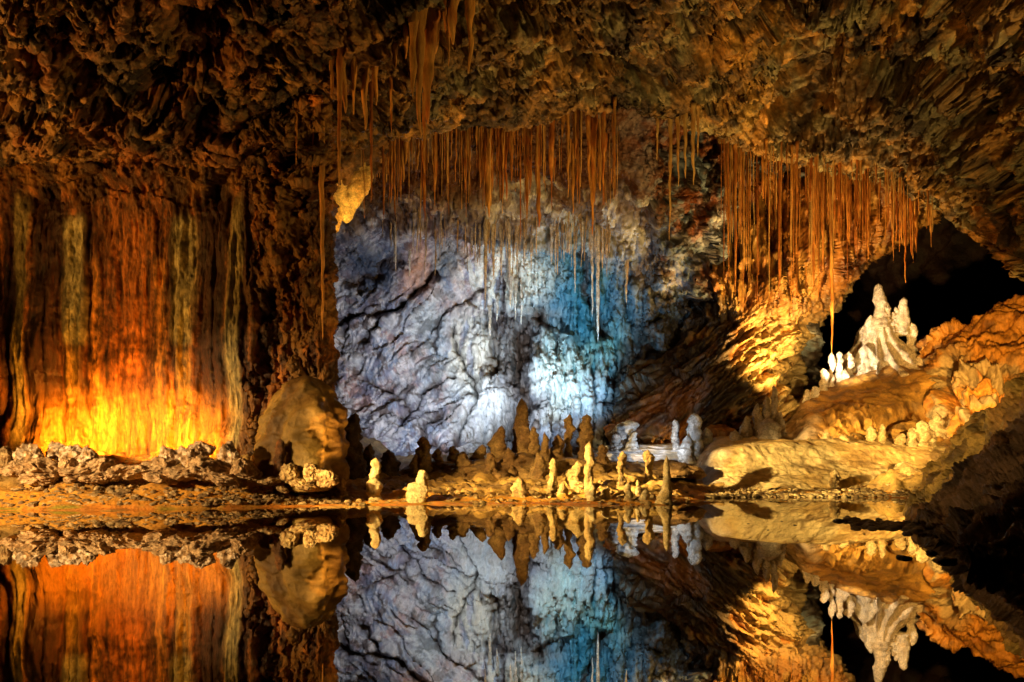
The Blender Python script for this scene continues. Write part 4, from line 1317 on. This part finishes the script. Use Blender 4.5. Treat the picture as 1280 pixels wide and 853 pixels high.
for px, y0, y1, w, d, sh, lb in ((1153, 557, 526, 17, 22.6, 'post', 'biggest pale stump on the terrace top by the dark recess'), (1140, 557, 535, 12, 22.6, 'stump', 'pale stump left of the biggest on the terrace top'), (1126, 556, 542, 11, 22.6, 'stump', 'low pale stump farther left on the terrace top'), (1163, 557, 537, 12, 22.7, 'stump', 'pale stump right of the biggest on the terrace top'),
                                 (1170, 556, 516, 18, 24.0, 'hump', 'grey hump behind the biggest stump on the terrace top'), (1103, 556, 530, 11, 23.0, 'cone', 'leaning ochre cone by the drip columns on the terrace'), (1088, 556, 533, 11, 23.0, 'stump', 'ochre stump by the drip columns on the terrace'), (1054, 556, 543, 16, 22.8, 'hump', 'small ochre hump at the middle of the terrace top'), (1034, 556, 540, 12, 22.8, 'stump', 'small ochre stump left of the middle of the terrace top'), (1012, 556, 548, 12, 22.6, 'hump', 'smallest ochre hump at the left of the terrace top'),
                                 (1131, 600, 577, 26, 20.7, 'hump', 'knobby pale clump at the terrace foot near the dark outcrop'), (1141, 600, 588, 16, 20.5, 'hump', 'low pale knob right of the knobby clump at the terrace foot'), (1044, 601, 588, 10, 20.6, 'stump', 'single small stump at the middle of the terrace foot')):
    stalagmite(px, y1, d, w, lb, (.62, .48, .24), (.44, .3, .12), sh, y0=y0 + 3, group=G7)


# ------------------------------------------------------------------ loose small stones
def scatter(name, n, place, size, col, label, mat=M_stone):
    g = np.random.default_rng(nseed())
    V, T, C = [], [], []
    kinds = [rock_verts(1, 1, .6, 1, s, 6, .2) for s in range(40, 52)]
    f = ICO[1][1]
    k = 0
    for _ in range(n):
        x, y = place(g)
        s = size(g)
        v = kinds[g.integers(12)] * s
        a = g.uniform(0, 6.28)
        v = v @ np.array([[math.cos(a), math.sin(a), 0], [-math.sin(a), math.cos(a), 0], [0, 0, 1]])
        V.append(v + [x, y, max(floor_z(x, y), -.02) + s * .15])
        T.append(f + k)
        k += len(v)
        cc = np.array(col[g.integers(len(col))]) * g.uniform(.6, 1.25)
        C.append(np.tile(cc, (len(v), 1)))
    me = make_mesh(name, np.concatenate(V), np.zeros((0, 4), int), np.concatenate(C), mat, False, np.concatenate(T))
    link(name, me, kind='stuff', label=label)


def on_right(g):
    x = g.uniform(4.6, 10.2)
    return x, interp(x, SHORE) + abs(g.normal(0, .75))


def on_left(g):
    x = g.uniform(-9.5, -3.2)
    return x, interp(x, SHORE) + .15 + abs(g.normal(0, .8))


def on_mid(g):
    x = g.uniform(-3.2, 4.2)
    return x, interp(x, SHORE) + abs(g.normal(0, 1.8))


scatter('gravel', 2600, on_right, lambda g: .018 + .07 * g.random() ** 3, [(.5, .38, .18), (.4, .28, .12), (.6, .48, .25), (.2, .13, .06)], 'pale gravel strewn along the foot of the terrace')
scatter('gravel', 1500, on_left, lambda g: .015 + .07 * g.random() ** 3, [(.44, .31, .15), (.34, .22, .09), (.2, .12, .05)], 'brown gravel on the shore below the rubble heap')
scatter('gravel', 900, on_mid, lambda g: .015 + .07 * g.random() ** 4, [(.4, .28, .12), (.28, .18, .07)], 'scattered small stones between the stalagmites')


def on_spit(g):
    t = g.random() ** .8
    d = 900 / (interp(1 - t, [(0, 664), (1, 652)]) - 575 + g.normal(0, 2.5))
    return (1060 + 130 * t - CX) / F * d + g.normal(0, .05), d + g.normal(0, .2)


scatter('rubble', 700, on_spit, lambda g: .02 + .06 * g.random() ** 2, [(.05, .035, .03), (.03, .02, .02), (.09, .06, .04)], 'black rubble spit running from the dark outcrop into the pool', M_dark)
for px, py, w, lb in ((1130, 698, 20, 'black flat stone breaking the water alone before the dark outcrop'), (1166, 692, 18, 'black stone at the outcrop edge right of the lone flat one'), (1180, 702, 30, 'wide black stone awash at the outcrop foot'), (935, 655, 4, 'tiny black pebble breaking the water, left of three'), (977, 652, 4, 'tiny black pebble breaking the water, middle of three'), (994, 657, 5, 'tiny black pebble breaking the water, right of three'), (1080, 668, 4, 'tiny black pebble breaking the water before the rubble spit'), (960, 663, 4, 'tiny black pebble nearest the camera among the floating specks')):
    d = CAMH * 1000 / (py - 575)
    rock('stone', px, py, d, w, w * .4, lb, 'stone', 'black stones breaking the water', (.04, .03, .028), (.02, .015, .015), M_dark, 3)


# ------------------------------------------------------------------ alike labels: count them from the left where a viewer could
def tell_apart():
    from collections import defaultdict
    by = defaultdict(list)
    for o in COL.objects:
        if o.parent is None and 'category' in o:
            by[o['label']].append(o)
    words = ['leftmost', 'second from left', 'third from left', 'fourth from left', 'fifth from left', 'sixth from left', 'seventh from left', 'eighth from left', 'ninth from left', 'tenth from left', 'eleventh from left', 'twelfth from left']
    for lb, os_ in by.items():
        if 1 < len(os_) <= 12:
            os_.sort(key=lambda o: o.location.x / o.location.y)
            for i, o in enumerate(os_):
                w = words[i] if i < len(os_) - 1 or len(os_) > 3 else 'rightmost'
                if len(os_) == 3 and i == 1:
                    w = 'middle one'
                o['label'] = f'{lb}, {w}'


tell_apart()
